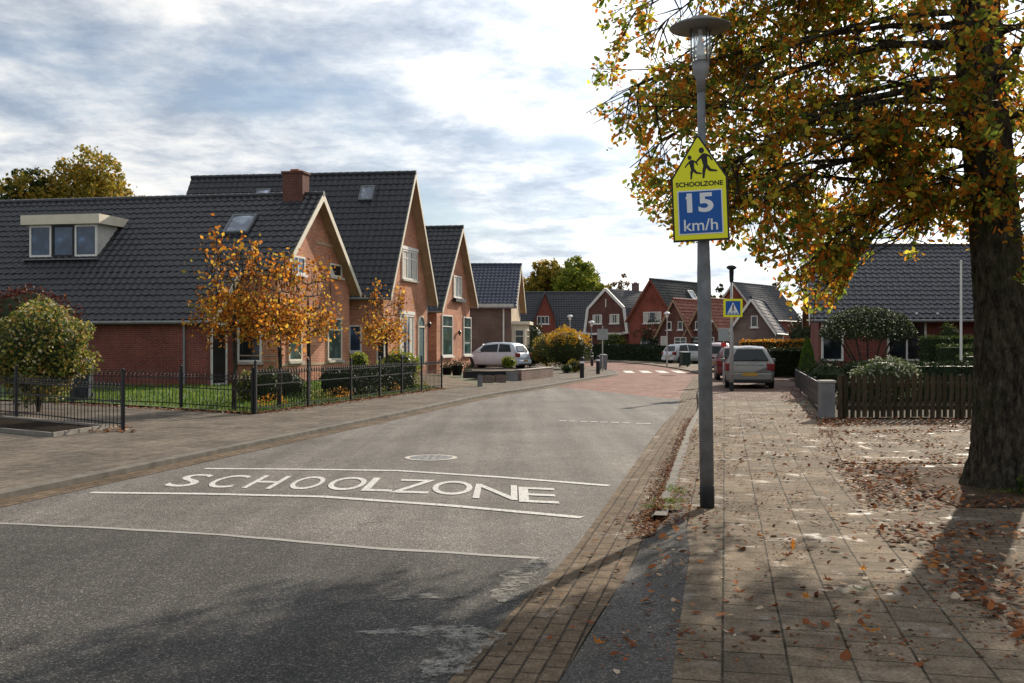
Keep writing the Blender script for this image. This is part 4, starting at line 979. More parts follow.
# --- left bushes
shrub('variegated_bush', 'big round yellow green variegated bush growing over the left garden fence', (-10.55, 22.3, 1.42), (1.15, 1.0, 1.08), 'lf_varieg', .085, 7500, cat='shrub')
shrub('purple_shrub', 'dark red purple shrub behind the variegated bush', (-14.3, 29.5, 2.3), (1.5, 1.0, .95), 'lf_purple', .1, 2600)
shrub('orange_shrub', 'small bright orange shrub beside the blue black bin', (gp(97, 398, SW).x, 26.9, .55), (.24, .24, .5), 'lf_orange', .07, 500, core=False)
for (px, py, r, h, mat, lab) in ((262, 404, .35, .5, 'lf_green', 'green round shrub just behind the fence corner post'), (283, 400, .5, .45, 'lf_dark', 'dark clipped shrub under the left ground floor window'), (240, 404, .3, .45, 'lf_varieg', 'pale grassy tuft at the foot of the first orange tree')):
    p = gp(px, py, SW); shrub('garden_shrub', lab, (p.x, p.y + .6, SW + h * .8), (r, r, h), mat, .07, 900)
hedge('low dark green hedge behind the front fence below the windows', (-5.0, 28.4), (-3.75, 33.4), 1.0, .75, 'lf_dark', .08, 330)
p = gp(397, 372, 1.0); shrub('lime_shrub', 'lime green bush before the tall window of the steep house', (-3.9, 35.0, .75), (.75, .6, .62), 'lf_lime', .09, 1500)
shrub('lime_shrub', 'small lime green bush beside the low hedge and side window', (-5.5, 36.0, .95), (.35, .35, .35), 'lf_lime', .08, 500)
for k in range(9):
    t = k / 8; p = V((-5.3, 24, 0)).lerp(V((-2.7, 34, 0)), t)
    shrub('flowering_plant', ['low rusty brown perennial', 'low olive green perennial', 'low pale green perennial'][k % 3] + ' planted directly behind the front fence', (p.x - .45, p.y, SW + .12), (.35, .4, .2), ['lf_orange', 'lf_green', 'lf_varieg'][k % 3], .05, 220, cat='plant', group='perennials behind the front fence', core=False, stem=False)
# --- mid-left
p = gp(567, 369, SW); shrub('golden_bush', 'big rounded green bush with glowing golden orange top near the bollards', (3.5, 62.5, 1.35), (1.42, 1.3, 1.3), 'lf_green', .1, 5200, mat2='lf_hedge_y', top2=.22)
shrub('golden_bush', 'dull yellow bush tucked behind the golden orange topped one', (2.3, 66, 1.2), (1.0, 1.0, 1.1), 'lf_yellow', .1, 1500)
shrub('garden_shrub', 'small rusty round shrub right of the low brown wall', (gp(572, 371, SW).x, 54.3, .4), (.5, .4, .35), 'lf_yellow', .08, 500)
shrub('garden_shrub', 'small green shrub at the end of the low brown wall', (gp(565, 372, SW).x, 53.0, .3), (.3, .3, .24), 'lf_green', .08, 300)
shrub('garden_shrub', 'dark shrub right behind the silver car', (1.2, 67, .8), (1.3, 1, .75), 'lf_dark', .1, 1200)
shrub('garden_shrub', 'dark tall evergreen between the bay window and the scarlet gable', (1.6, 80, 1.7), (1.2, 1.2, 1.7), 'lf_dark', .14, 1800)
shrub('potted_plant', 'bright green leafy plant sprouting from the stone planters', (gp(509, 374, SW).x, 49, .72), (.36, .3, .25), 'lf_lime', .1, 420, cat='plant', core=True, stem=False)
# --- far hedges etc
hedge('dark green clipped hedge across the far side of the bend', (at(598, 0, 101).x, 104), (at(641, 0, 95).x, 97), .9, 1.5, 'lf_dark', .14, 120)
hedge('darker lower hedge continuing before the scarlet brick house', (at(642, 0, 95).x, 96.6), (at(664, 0, 90).x, 89.5), .9, 1.35, 'lf_dark', .14, 120)
shrub('far_shrub', 'pale green shrub above the far clipped hedge', (at(614, 0, 104).x, 105.5, 1.9), (1.4, 1, .9), 'lf_lime', .16, 700)
clump_tree('dark_tree', 'dark bushy evergreen tree before the scarlet brick house', 'tree', (at(652, 0, 95).x, 95.5, SW), 1.2, .1, [((at(652, 0, 95).x, 95.5, 2.6), 1.5), ((at(648, 0, 95).x, 95.5, 1.7), 1.1), ((at(657, 0, 95).x, 95.5, 2.2), 1.1)], 'lf_dark', .16, 420)
hedge('dark green hedge beside the parked champagne hatchback', (12.0, 46.8), (15.2, 47.0), .9, 1.3, 'lf_dark', .09, 300, group=None)
hedge('rust orange beech hedge showing behind the dark green hedge', (11.9, 52), (16, 51.4), .8, 1.72, 'lf_orange', .1, 200)
c_ = (gp(806, 386, SW).x, 36.5)
T = Thing('thuja', 'small bright green cone shaped conifer at the garden corner', 'conifer', (10.75, 36.4, SW)); g = MB()
g.lathe((10.75, 36.4, SW), [(.25, .05), (.32, .3), (.3, .7), (.2, 1.15), (.05, 1.5)], 12, 1)
for k in range(2600):
    t = rnd(); r = (.38 * (1 - t) ** .7 + .02) * ru(.8, 1.05) * (.8 + min(t * 4, 1) * .2); a = ru(0, 6.28); p = V((10.75 + r * math.cos(a), 36.4 + r * math.sin(a), SW + .03 + t * 1.65))
    g.add([p + V((-.02, 0, 0)), p + V((.02, 0, 0)), p + V((math.cos(a) * .03, math.sin(a) * .03, .1))], [(0, 1, 2)])
T.part('foliage', g, ['lf_conifer', 'lf_dark']); g = MB(); g.tube([(10.75, 36.4, 0), (10.75, 36.4, .3)], .04, 6); T.part('trunk', g, 'bark')
# umbrella shaped tree before bungalow
bx = at(868, 0, 30).x; T = Thing('umbrella_tree', 'spreading umbrella shaped evergreen with several thin stems before the bungalow', 'tree', (bx, 30, SW)); g = MB()
for k in range(7):
    a = k * .9; g.tube([(bx + .06 * math.cos(a), 30 + .06 * math.sin(a), 0), (bx + .3 * math.cos(a), 30 + .2 * math.sin(a), .8), (bx + .9 * math.cos(a), 30 + .5 * math.sin(a), 1.75)], [.05, .035, .02], 6)
T.part('trunk', g, 'bark'); g = MB()
for k in range(9000):
    a = ru(0, 6.28); r = math.sqrt(rnd()); x = r * 1.42 * math.cos(a); y = r * 1.2 * math.sin(a); ztop = 2.68 - .75 * r * r * r + .12 * noise.noise(V((x * 2.5, y * 2.5, 1)))
    zbt = 1.62 + .15 * r + .14 * noise.noise(V((x * 3, y * 3, 5))); z = ztop - (ztop - zbt) * (rnd() ** 1.7); g.leaf4((bx + x, 30 + y, z), .075, .5, 1 if (z > ztop - .12 and rnd() < .35) else 0)
T.part('crown', g, ['lf_dark', 'lf_white'])
# plants behind picket fence
shrub('white_edged_shrub', 'pale white edged shrub rising behind the left end of the picket fence', (gp(850, 400, SW).x, 24.5, .72), (.82, .6, .52), 'lf_white', .075, 2600)
shrub('garden_shrub', 'dark shrub between the cone shaped conifer and the pale shrub', (9.0, 28.5, .65), (.6, .6, .5), 'lf_dark', .08, 900)
hedge('dark hedge behind the picket fence under the bungalow windows', (8.9, 26.3), (16, 26.6), .9, 1.0, 'lf_dark', .08, 260)
for k in range(3): hedge(['lowest tier of the stepped green hedge beside the flagpole', 'middle tier of the stepped green hedge beside the flagpole', 'top tier of the stepped green hedge beside the flagpole'][k], (13.9, 31 + k * 1.4), (17, 31 + k * 1.4), .8, 1.2 + k * .28, 'lf_green', .08, 180, group='stepped hedge tiers')
shrub('garden_shrub', 'tall loose green shrub right of the bungalow window', (at(949, 0, 35.5).x, 35.5, 1.5), (.4, .4, .8), 'lf_green', .09, 900)
shrub('garden_shrub', 'very dark tall evergreen left of the bungalow', (15.3, 52.5, 1.6), (.8, .8, 1.5), 'lf_dark', .12, 1800)
# --- background trees
def bgtree(label, px, pytop, Y, wpx, mat, size, dens, n=9, name='broadleaf_tree', cr=.5, group='trees behind the houses'):
    c = at(px, pytop, Y); w = wpx / F * Y / 2; H_ = c.z; cl = []
    for k in range(n):
        a = 2.399 * k; r = w * .62 * math.sqrt((k + .5) / n); cl.append(((c.x + r * math.cos(a) * 1.15, Y + r * math.sin(a), H_ - w * cr - abs(r) * .5 - ru(0, w * .7)), w * ru(.34, .5)))
    cl.append(((c.x, Y, H_ - w * .42), w * .42))
    return clump_tree(name, label, 'tree', (c.x, Y, 0), H_ * .45, w * .07, cl, mat, size, dens, group)
bgtree('golden brown broadleaf tree rising behind the white dormer', 88, 150, 72, 150, 'lf_yellow', .3, 520, 14)
bgtree('dark blue green tree left of the golden one behind the long roof', 30, 164, 70, 75, 'lf_green', .26, 420, 8)
bgtree('yellow green tree behind the scarlet gable roof, left of the two', 546, 257, 150, 62, 'lf_yellow', .5, 300, 10)
bgtree('taller lime tinted tree behind the bell gabled house', 578, 257, 148, 72, 'lf_lime', .5, 300, 11)
bgtree('thin brownish tree behind the grey roof chimney', 622, 275, 160, 46, 'lf_brown', .4, 130, 8)
bgtree('small round brown tree between grey roof and scarlet house', 604, 282, 158, 36, 'lf_yellow', .45, 200, 7)
bgtree('dark pine showing above the pale grey roof', 776, 282, 130, 26, 'lf_dark', .4, 300, 5)
bgtree('thin grey green tree beside the zebra crossing lamp', 721, 285, 135, 30, 'lf_green', .4, 200, 5)
bgtree('dense green tree beyond the left end of the long roof', -60, 190, 75, 120, 'lf_green', .26, 150, 8)
bgtree('green tree hidden beyond the bungalow roof', 1010, 200, 75, 120, 'lf_green', .26, 150, 8)
g = MB(); random.seed(9)
for k in range(14000):
    a = ru(-1.0, 1.0); D = ru(230, 262); h = 7 + 5 * noise.noise(V((a * 9, 0, 3))) + 2 * noise.noise(V((a * 40, 0, 3)))
    g.leaf4((math.sin(a) * D, math.cos(a) * D, h * math.sqrt(rnd())), 2.2, .8)
tag(g.build('distant_woods', 'lf_green'), 'distant belt of green trees closing the horizon beyond the houses', 'woods', kind='stuff')
# ------------------------------------------------------------------ FENCES
def iron_fence(name, label, P, posts, h=1.0, spacing=.15, rails=(.12, .62, .86), style='spear', group=None, mat='black_paint', ph=1.12):
    P = [V((p[0], p[1], SW)) for p in P]; T = Thing(name, label, 'fence', tuple(P[0]), 0, group)
    Ls = [(P[i + 1] - P[i]).length for i in range(len(P) - 1)]; tot = sum(Ls)
    def pt(s_):
        for i, l in enumerate(Ls):
            if s_ <= l or i == len(Ls) - 1: return P[i].lerp(P[i + 1], s_ / l), (P[i + 1] - P[i]).normalized()
            s_ -= l
    for i in range(len(P) - 1):
        for r in rails: g = MB(); g.beam(P[i] + V((0, 0, r)), P[i + 1] + V((0, 0, r)), .012, .024); T.part('rail', g, mat)
    for s_ in posts:
        p, d = pt(s_ * tot); g = MB(); g.box(p + V((0, 0, ph / 2)), (.05, .05, ph), 0, (d, V((d.y, -d.x, 0)), V((0, 0, 1)))); g.lathe(p + V((0, 0, ph)), [(.03, 0), (.036, .02), (.0, .05)], 8); T.part('post', g, mat)
    nb = min(98, int(tot / spacing)); first = None
    for k in range(nb):
        p, d = pt((k + .5) / nb * tot)
        if first is None or True:
            key = 'bar'; 
        if first is None:
            g = MB(); g.tube([(0, 0, .05), (0, 0, h - .08)], .008, 6)
            if style == 'spear': g.lathe((0, 0, h - .08), [(.012, 0), (.022, .03), (.0, .11)], 6)
            else:
                for sg in (-1, 1): g.tube([V((sg * (.045 - .045 * math.cos(q * .7)), 0, h - .12 + .045 * math.sin(q * .7) + (.0))) for q in range(7)], .006, 5)
                g.tube([(0, 0, h - .1), (0, 0, h + .0)], .007, 5)
            first = g.build('baluster', mat, T.o); o = first
        else: o = first.copy(); C.objects.link(o); o.parent = T.o
        o.location = p - T.loc; o.rotation_euler.z = math.atan2(d.y, d.x)
    return T
iron_fence('iron_fence', 'black iron fence with spear tips running along the left pavement', [(-5.54, 21.6), (-2.4, 34.1)], [0, .2, .4, .56, .7, .84, 1], .95, .135)
iron_fence('iron_fence', 'black iron fence with curled tips edging the lawn beside the driveway', [(-5.6, 21.62), (-8.3, 23.9), (-14.5, 27.0)], [0, .27, .64, 1], .9, .14, style='curl', rails=(.12, .5, .72), ph=.98)
iron_fence('iron_fence', 'black iron fence with curled tips below the variegated bush', [(-6.75, 17.35), (-10.3, 20.6), (-14.2, 22.6)], [0, .5, 1], .9, .14, style='curl', rails=(.12, .5, .72), ph=1.05)
# raised bed edging in front of the left fence
T = Thing('flower_bed', 'stone edged bed of dark soil at the left before the curled fence', 'flower bed', (-8.2, 18, SW)); g = MB()
q = [gp(-60, 426, SW), gp(52, 436.5, SW), gp(106, 428.5, SW), gp(2, 419, SW)]
for a, b in ((q[0], q[1]), (q[1], q[2]), (q[2], q[3])): g.beam(a + V((0, 0, .025)), b + V((0, 0, .025)), .06, .08)
T.part('edging', g, 'stone_dull'); g = MB(); g.poly([p + V((0, 0, .03)) for p in q]); T.part('soil', g, 'bed_soil')
# picket fence right
T = Thing('picket_fence', 'weathered mossy brown wooden picket fence with pointed slats beside the grey pillar', 'fence', (6.62, 20.3, SW)); random.seed(3)
first = None
for k in range(52):
    x = 6.66 + k * .125
    if first is None:
        g = MB(); g.prism([(-.045, -.011, 0), (.045, -.011, 0), (.045, -.011, .83), (0, -.011, .9), (-.045, -.011, .83)], V((0, .022, 0))); o = first = g.build('picket', 'wood_fence', T.o)
    else: o = first.copy(); C.objects.link(o); o.parent = T.o
    o.location = (x - 6.62, 0 + ru(-.006, .006), .02 + ru(-.012, .012)); o.rotation_euler.y = ru(-.02, .02); o.scale.x = ru(.85, 1.1)
for z in (.22, .68): g = MB(); g.box((9.9, 20.33, SW + z), (6.6, .04, .09)); T.part('rail', g, 'wood_fence')
for x in (6.7, 9.15, 11.6): g = MB(); g.box((x, 20.38, SW + .43), (.09, .09, .9)); T.part('post', g, 'wood_fence')
g = MB(); g.box((6.4, 20.35, SW + .37), (.27, .27, .74), 0); g.box((6.4, 20.35, SW + .76), (.31, .31, .045), 1)
T = Thing('fence_pillar', 'square blue grey pillar with pale cap ending the picket fence', 'pillar', (6.4, 20.35, SW)); gg = MB(); gg.box((6.4, 20.35, SW + .36), (.27, .27, .74)); T.part('shaft', gg, 'grey_box', bevel=.01)
gg = MB(); gg.box((6.4, 20.35, SW + .752), (.31, .31, .045)); T.part('cap', gg, 'stone', bevel=.008)
T = Thing('board_fence', 'low black board fence running back from the grey pillar to the conifer', 'fence', (6.5, 20.6, SW)); A = V((6.5, 20.55, SW)); B = V((10.2, 36, SW))
for z in (.14, .335, .53): g = MB(); g.beam(A + V((0, 0, z)), B + V((0, 0, z)), .025, .185); T.part('board', g, 'black_paint')
for k in range(7): p = A.lerp(B, k / 6 * .99); g = MB(); g.box(p + V((.05, 0, .33)), (.07, .07, .68)); T.part('post', g, 'black_paint')
# planter blocks and low wall at left middle
for k, (px, py) in enumerate(((480, 386.5), (488, 383), (500, 382.5), (512, 381))):
    p = gp(px, py, SW); T = Thing('stone_planter', ['dark square stone post at the left end of the planter row', 'pale square stone planter second from the left', 'pale low stone planter third in the row', 'dark pale topped planter at the right end of the row'][k], 'planter', tuple(p), .25, 'square stone planters at the pavement edge')
    w_ = (.16, .38, .42, .42)[k]; h_ = (.4, .27, .27, .38)[k]
    g = MB(); g.box((0, 0, h_ / 2), (w_, w_, h_)); T.part('block', g, 'grey_box' if k in (0, 3) else 'brick_taupe', world=False, bevel=.01)
    g = MB(); g.box((0, 0, h_ + .012), (w_ * .8, w_ * .8, .03)); T.part('soil', g, 'soil', world=False)
p0, p1 = gp(519, 381, SW), gp(551, 377, SW); T = Thing('garden_wall', 'low dark brown brick wall before the grass by the golden bush', 'wall', tuple(p0)); g = MB(); g.beam(p0 + V((0, .1, .22)), p1 + V((0, .1, .22)), .22, .44); T.part('bricks', g, 'brick_brown'); g = MB(); g.beam(p0 + V((0, .1, .455)), p1 + V((0, .1, .455)), .26, .03); T.part('coping', g, 'stone')
p0, p1 = gp(464, 378.5, SW), gp(518, 377.5, SW); T = Thing('garden_wall', 'low black sleeper wall behind the square stone planters', 'wall', tuple(p0)); g = MB(); g.beam(p0 + V((0, 0, .16)), p1 + V((0, 0, .16)), .2, .3); T.part('sleeper', g, 'black_paint')
g = MB(); g.poly([V((-1.8, 45.5, SW + .3)), V((.2, 45.6, SW + .3)), V((1.9, 49, SW + .3)), V((1.5, 54.5, SW + .12)), V((-.8, 52, SW + .12))]); struct('garden_lawn', g, 'lawn')
for k, (px, py, r, h) in enumerate(((457, 375.5, .3, .5), (447, 375, .28, .38), (468, 375, .2, .3))):
    p = gp(px, py, SW); T = Thing('flower_pot', ['large black flower pot with dark plant under the wall lamp', 'round dark pot with shrub left of the large black pot', 'small pale pot right of the large black pot'][k], 'flower pot', tuple(p)); g = MB(); g.lathe((0, 0, 0), [(r * .7, 0), (r, h * .9), (r * 1.08, h * .92), (r * 1.08, h), (r * .9, h), (r * .85, h * .9)], 14); T.part('pot', g, ['black_paint', 'black_paint', 'stone'][k], world=False, smooth=True)
    g = MB()
    for _ in range(260): g.leaf4((random.gauss(0, r * .55), random.gauss(0, r * .55), h + abs(random.gauss(.05, .14))), .07, .6)
    T.part('foliage', g, 'lf_dark', world=False)
# ------------------------------------------------------------------ STREET FURNITURE
def bollard(px, py, lab, h=.95):
    p = gp(px, py, SW); T = Thing('bollard', lab, 'bollard', tuple(p), 0, 'dark bollards at the left kerb of the bend'); g = MB(); g.lathe((0, 0, 0), [(.1, 0), (.1, h * .7)], 12); T.part('shaft', g, 'black_paint', world=False)
    g = MB(); g.lathe((0, 0, 0), [(.104, h * .7), (.104, h * .8)], 12); T.part('band', g, 'sign_white', world=False); g = MB(); g.lathe((0, 0, 0), [(.1, h * .8), (.1, h * .94), (.06, h), (.01, h * 1.01)], 12); T.part('cap', g, 'black_paint', world=False)
bollard(582, 378, 'nearest dark bollard on the left kerb before the golden bush'); bollard(598, 374, 'dark bollard beside the blue grey sign post at the corner'); bollard(592, 366, 'farthest dark bollard partly hidden by the golden bush')
# main lamp post with sign
PX, PY = 1.785, 9.14
T = Thing('street_lamp', 'grey lamp post with dish shaped hood carrying the yellow school sign', 'street lamp', (PX, PY, SW)); T.o.rotation_euler = (0, R(-.85), 0)
g = MB(); g.lathe((0, 0, 0), [(.064, -.1), (.064, 1.9), (.062, 2.1), (.04, 3.0 + .1), (.036, 3.82)], 20); T.part('pole', g, 'pole', world=False, smooth=True)
g = MB(); g.lathe((0, 0, 0), [(.0665, -.1), (.0665, .2), (.0645, .21)], 20); T.part('base_sleeve', g, 'pole_base', world=False, smooth=True)
g = MB(); g.lathe((0, 0, 3.8), [(.04, 0), (.045, .12), (.07, .17), (.078, .28), (.06, .29)], 20); T.part('collar', g, 'gutter_grey', world=False, smooth=True)
g = MB(); g.lathe((0, 0, 4.07), [(.09, 0), (.1, .05), (.1, .32), (.095, .33)], 20); T.part('glass_cylinder', g, 'clear', world=False, smooth=True)
g = MB(); g.lathe((0, 0, 4.07), [(.02, 0), (.02, .3)], 10); g.lathe((0, 0, 4.09), [(.035, 0), (.04, .05), (.03, .16), (.01, .18)], 10); T.part('bulb', g, 'sign_white', world=False)
g = MB(); g.lathe((0, 0, 4.37), [(.1, 0), (.275, .015), (.28, .025), (.22, .055), (.13, .085), (.09, .11), (.0, .12)], 32); T.part('hood', g, 'gutter_grey', world=False, smooth=True)
g = MB()
for k in range(4): a = k * math.pi / 2 + .4; g.tube([(.1 * math.cos(a), .1 * math.sin(a), 4.07), (.1 * math.cos(a), .1 * math.sin(a), 4.39)], .006, 6)
T.part('struts', g, 'pole_base', world=False)
# the sign itself
S_W, S_H, SH_ = .5, .95, .57   # width, total height, shoulder height
cs = at(701.5, 242, 9.02); T = Thing('school_sign', 'pentagonal yellow sign with running children over a blue 15 km/h panel', 'sign', (cs.x, cs.y, cs.z + .01)); T.o.rotation_euler = (0, R(-2.2), R(-9))
def sgn(name, poly, y0, y1, mat, parent=None, label=None):
    g = MB(); g.prism([V((x, y0, z)) for x, z in poly], V((0, y1 - y0, 0))); return T.part(name, g, mat, parent, world=False)
def inset(poly, d):
    n = len(poly); out = []
    for i in range(n):
        p0, p1, p2 = V(poly[i - 1]), V(poly[i]), V(poly[(i + 1) % n]); e1 = (p1 - p0).normalized(); e2 = (p2 - p1).normalized()
        n1 = V((-e1.y, e1.x)); n2 = V((-e2.y, e2.x)); b = (n1 + n2).normalized(); out.append(tuple(p1 + b * d / max(.3, b.dot(n1))))
    return out
pent = [(-.25, 0), (.25, 0), (.25, SH_), (.016, S_H - .005), (-.016, S_H - .005), (-.25, SH_)]
bk = sgn('backing', pent, 0, .03, 'sign_black'); fc = sgn('face', inset(pent, .016), -.004, -.0005, 'sign_yellow')
bl = [(-.2, .06), (.2, .06), (.2, .46), (-.2, .46)]; sgn('panel_border', bl, -.007, -.0045, 'sign_white'); bp = sgn('panel', inset(bl, .012), -.010, -.0075, 'sign_blue')
def sign_text(s_, cx, cz, w, h, y, mat, name, offset=.0, parent=None, TT=None):
    vs, fs = text_mesh(s_, 1, offset); x0 = min(v.x for v in vs); x1 = max(v.x for v in vs); y0 = min(v.y for v in vs); y1 = max(v.y for v in vs)
    g = MB(); g.add([(cx + ((v.x - x0) / (x1 - x0) - .5) * w, y, cz + ((v.y - y0) / (y1 - y0) - .5) * h) for v in vs], fs); return (TT or T).part(name, g, mat, parent, world=False)
sign_text('15', .0, .345, .235, .175, -.0115, 'sign_white', 'number', .032, bp)
g = MB(); limb2_ = [(-.100, .425), (-.128, .395), (-.124, .378), (-.100, .396)]; g.poly([V((x, -.0116, z)) for x, z in reversed(limb2_)]); T.part('number', g, 'sign_white', bp, world=False); sign_text('km/h', .0, .145, .3, .105, -.0115, 'sign_white', 'unit_text', .008, bp)
vs_ = 'SCHOOLZONE'
sign_text(vs_, 0, .515, .42, .045, -.0055, 'sign_black', 'word', .035, fc)
def limb2(g, a, b, wa, wb, y=-.0055):
    a, b = V(a), V(b); d = (b - a).normalized(); n = V((-d.y, d.x))
    pts = [a + n * wa / 2, b + n * wb / 2, b - n * wb / 2, a - n * wa / 2]; g.poly([V((p.x, y, p.y)) for p in reversed(pts)])
    for c, r in ((a, wa / 2), (b, wb / 2)): g.poly([V((c.x + r * math.cos(k * .63), y - .0002, c.y + r * math.sin(k * .63))) for k in range(10)])
def kid(ox, oz, k):
    g = MB(); q = lambda x, z: (ox + x * k, oz + z * k)
    c = q(-.01, .245); g.poly([V((c[0] + .024 * k * math.cos(a * .52), -.0055, c[1] + .027 * k * math.sin(a * .52))) for a in range(12)])
    limb2(g, q(.01, .19), q(.02, .115), .058 * k, .04 * k)
    limb2(g, q(.02, .11), q(.005, .06), .034 * k, .028 * k, -.0058); limb2(g, q(.005, .06), q(.0, .0), .026 * k, .018 * k)
    limb2(g, q(.025, .11), q(.06, .065), .034 * k, .026 * k, -.006); limb2(g, q(.06, .065), q(.115, .055), .024 * k, .018 * k)
    limb2(g, q(-.005, .2), q(-.045, .16), .022 * k, .016 * k, -.0062); limb2(g, q(-.045, .16), q(-.062, .135), .016 * k, .013 * k)
    limb2(g, q(.025, .205), q(.06, .19), .022 * k, .016 * k, -.0061); limb2(g, q(.06, .19), q(.08, .155), .016 * k, .013 * k)
    return T.part('running_figure', g, 'sign_black', fc, world=False)
kid(.04, .57, 1.0); kid(-.07, .565, .78)
g = MB()
for z in (.15, .55): g.box((0.0, .055, z), (.16, .05, .03)); 
T.part('bracket', g, 'gutter_grey', world=False)
# zebra sign lamp post (mid right)
zp = gp(731.5, 391.5, SW); T = Thing('street_lamp', 'light grey lamp post carrying the small yellow bordered crossing sign', 'street lamp', tuple(zp)); g = MB(); g.lathe((0, 0, 0), [(.066, -.05), (.066, 1.8), (.045, 2.0), (.04, 3.6)], 12); T.part('pole', g, 'pole_light', world=False, smooth=True)
g = MB(); g.lathe((0, 0, 0), [(.07, -.04), (.07, .3)], 12); T.part('base_sleeve', g, 'pole_base', world=False)
g = MB(); g.lathe((0, 0, 3.5), [(.06, 0), (.07, .12), (.075, .4), (.13, .43), (.17, .47), (.13, .53), (.02, .55)], 14); T.part('lantern', g, 'pole_base', world=False, smooth=True)
cz_ = at(733, 317, zp.y - .12); T = Thing('crossing_sign', 'square blue pedestrian crossing sign with a bright yellow border on the lamp post', 'sign', tuple(cz_)); T.o.rotation_euler = (0, 0, R(-4))
wz = .6; sq = [(-wz / 2, 0), (wz / 2, 0), (wz / 2, wz - .02), (-wz / 2, wz - .02)]; sgn('face', sq, 0, .02, 'sign_yellow'); b_ = sgn('panel', inset(sq, .07), -.005, -.0005, 'sign_blue')
sgn('triangle', [(-.17, .14), (.17, .14), (0, .47)], -.009, -.0055, 'sign_white', b_)
g = MB(); limb2(g, (0, .34), (0, .26), .05, .04, -.011); limb2(g, (0, .26), (.04, .18), .03, .02, -.0112); limb2(g, (0, .26), (-.035, .18), .03, .02, -.0114); limb2(g, (0, .385), (0, .38), .04, .04, -.0116); T.part('walking_figure', g, 'sign_black', b_, world=False)
g = MB()
for k in range(4): g.poly([V((x, -.009, z)) for x, z in ((-.18 + k * .1, .09), (-.12 + k * .1, .09), (-.12 + k * .1, .125), (-.18 + k * .1, .125))])
T.part('stripes', g, 'sign_white', b_, world=False)
# second pole with grey sign back and red disc
sp_ = gp(723.5, 384, SW); T = Thing('sign_post', 'thin post with a blank pale grey rectangular panel above a small red plate', 'sign post', tuple(sp_)); g = MB(); g.lathe((0, 0, 0), [(.03, 0), (.03, 2.15)], 8); T.part('pole', g, 'pole_light', world=False)
g = MB(); g.box((0, -.04, 1.88), (.42, .02, .48)); T.part('panel', g, 'sign_back', world=False, bevel=.01); g = MB(); g.box((0, -.04, 1.5), (.2, .02, .16)); T.part('red_plate', g, 'sign_red', world=False)
# corner sign post with blue grey plate and bin
p = gp(602.5, 371, SW); T = Thing('sign_post', 'thin post with a blue grey square panel at the far left corner', 'sign post', tuple(p)); g = MB(); g.lathe((0, 0, 0), [(.035, 0), (.035, 2.6)], 8); T.part('pole', g, 'pole_light', world=False); g = MB(); g.box((0, -.04, 2.1), (.62, .02, .62)); T.part('panel', g, 'sign_back', world=False)
def bin_(px, py, Y0, lab, mat, w, h, name='wheelie_bin', rz=.2):
    p = gp(px, py, SW); T = Thing(name, lab, 'bin', tuple(p), rz); g = MB(); g.hexa([V((-w * .42, -w * .42, .08)), V((w * .42, -w * .42, .08)), V((w * .42, w * .42, .08)), V((-w * .42, w * .42, .08))], [V((-w / 2, -w / 2, h)), V((w / 2, -w / 2, h)), V((w / 2, w / 2, h)), V((-w / 2, w / 2, h))]); T.part('body', g, mat, world=False, bevel=.02)
    g = MB(); g.hexa([V((-w * .54, -w * .56, h)), V((w * .54, -w * .56, h)), V((w * .54, w * .54, h)), V((-w * .54, w * .54, h))], [V((-w * .5, -w * .5, h + .05)), V((w * .5, -w * .5, h + .05)), V((w * .46, w * .5, h + .1)), V((-w * .46, w * .5, h + .1))]); T.part('lid', g, mat, world=False, bevel=.015)
    for sx in (-1, 1): g = MB(); g.tube([(sx * w * .45 - .03, w * .4, .1), (sx * w * .45 + .03, w * .4, .1)], .1, 12); T.part('wheel', g, 'tyre', world=False)
bin_(81, 400.5, 0, 'blue black wheelie bin standing beside the orange shrub on the left driveway', 'bin_dark', .55, 1.0); bin_(685, 366.8, 0, 'dark green litter bin behind the zebra crossing', 'bin_green', .62, .95, 'litter_bin'); bin_(603.5, 370, 0, 'grey blue litter bin beside the corner sign post', 'grey_box', .4, .85, 'litter_bin')
# far lamps
def far_lamp(px, pyb, pyt, lab, style, k=.55):
    p = gp(px, pyb, SW); h = CAMH + (HZ - pyt) / F * p.y - SW; T = Thing('street_lamp', lab, 'street lamp', tuple(p)); g = MB(); g.lathe((0, 0, 0), [(.06, 0), (.05, 1.2), (.035, h - .3)], 8); T.part('pole', g, 'pole_light' if style else 'pole', world=False)
    g = MB(); g.lathe((0, 0, h - .35), [(.05, 0), (.09, .1), (.12, .25), (.4 * k, .28), (.42 * k, .33), (.2 * k, .42), (.02, .45)], 14); T.part('lantern', g, 'sign_white', world=False, smooth=True)
far_lamp(667, 367, 313, 'slim street lamp with white dish before the red tiled cottages', 1); far_lamp(705, 371.5, 321, 'street lamp mostly hidden behind the near post with its white dish showing both sides', 1, 1.1); far_lamp(570, 364, 316, 'thin far street lamp in front of the long dark roof', 1); far_lamp(591.5, 366, 322, 'thin greenish street lamp beside the bell gabled house', 0)
# flagpole
p = V((at(961, 0, 28).x, 28, SW)); T = Thing('flagpole', 'slim white flagpole standing in the garden left of the oak trunk', 'flagpole', tuple(p)); g = MB(); g.lathe((0, 0, 0), [(.04, 0), (.035, 2), (.028, 3.8)], 10); T.part('pole', g, 'white', world=False); g = MB(); g.lathe((0, 0, 3.8), [(.03, 0), (.045, .03), (.0, .07)], 8); T.part('finial', g, 'white', world=False)
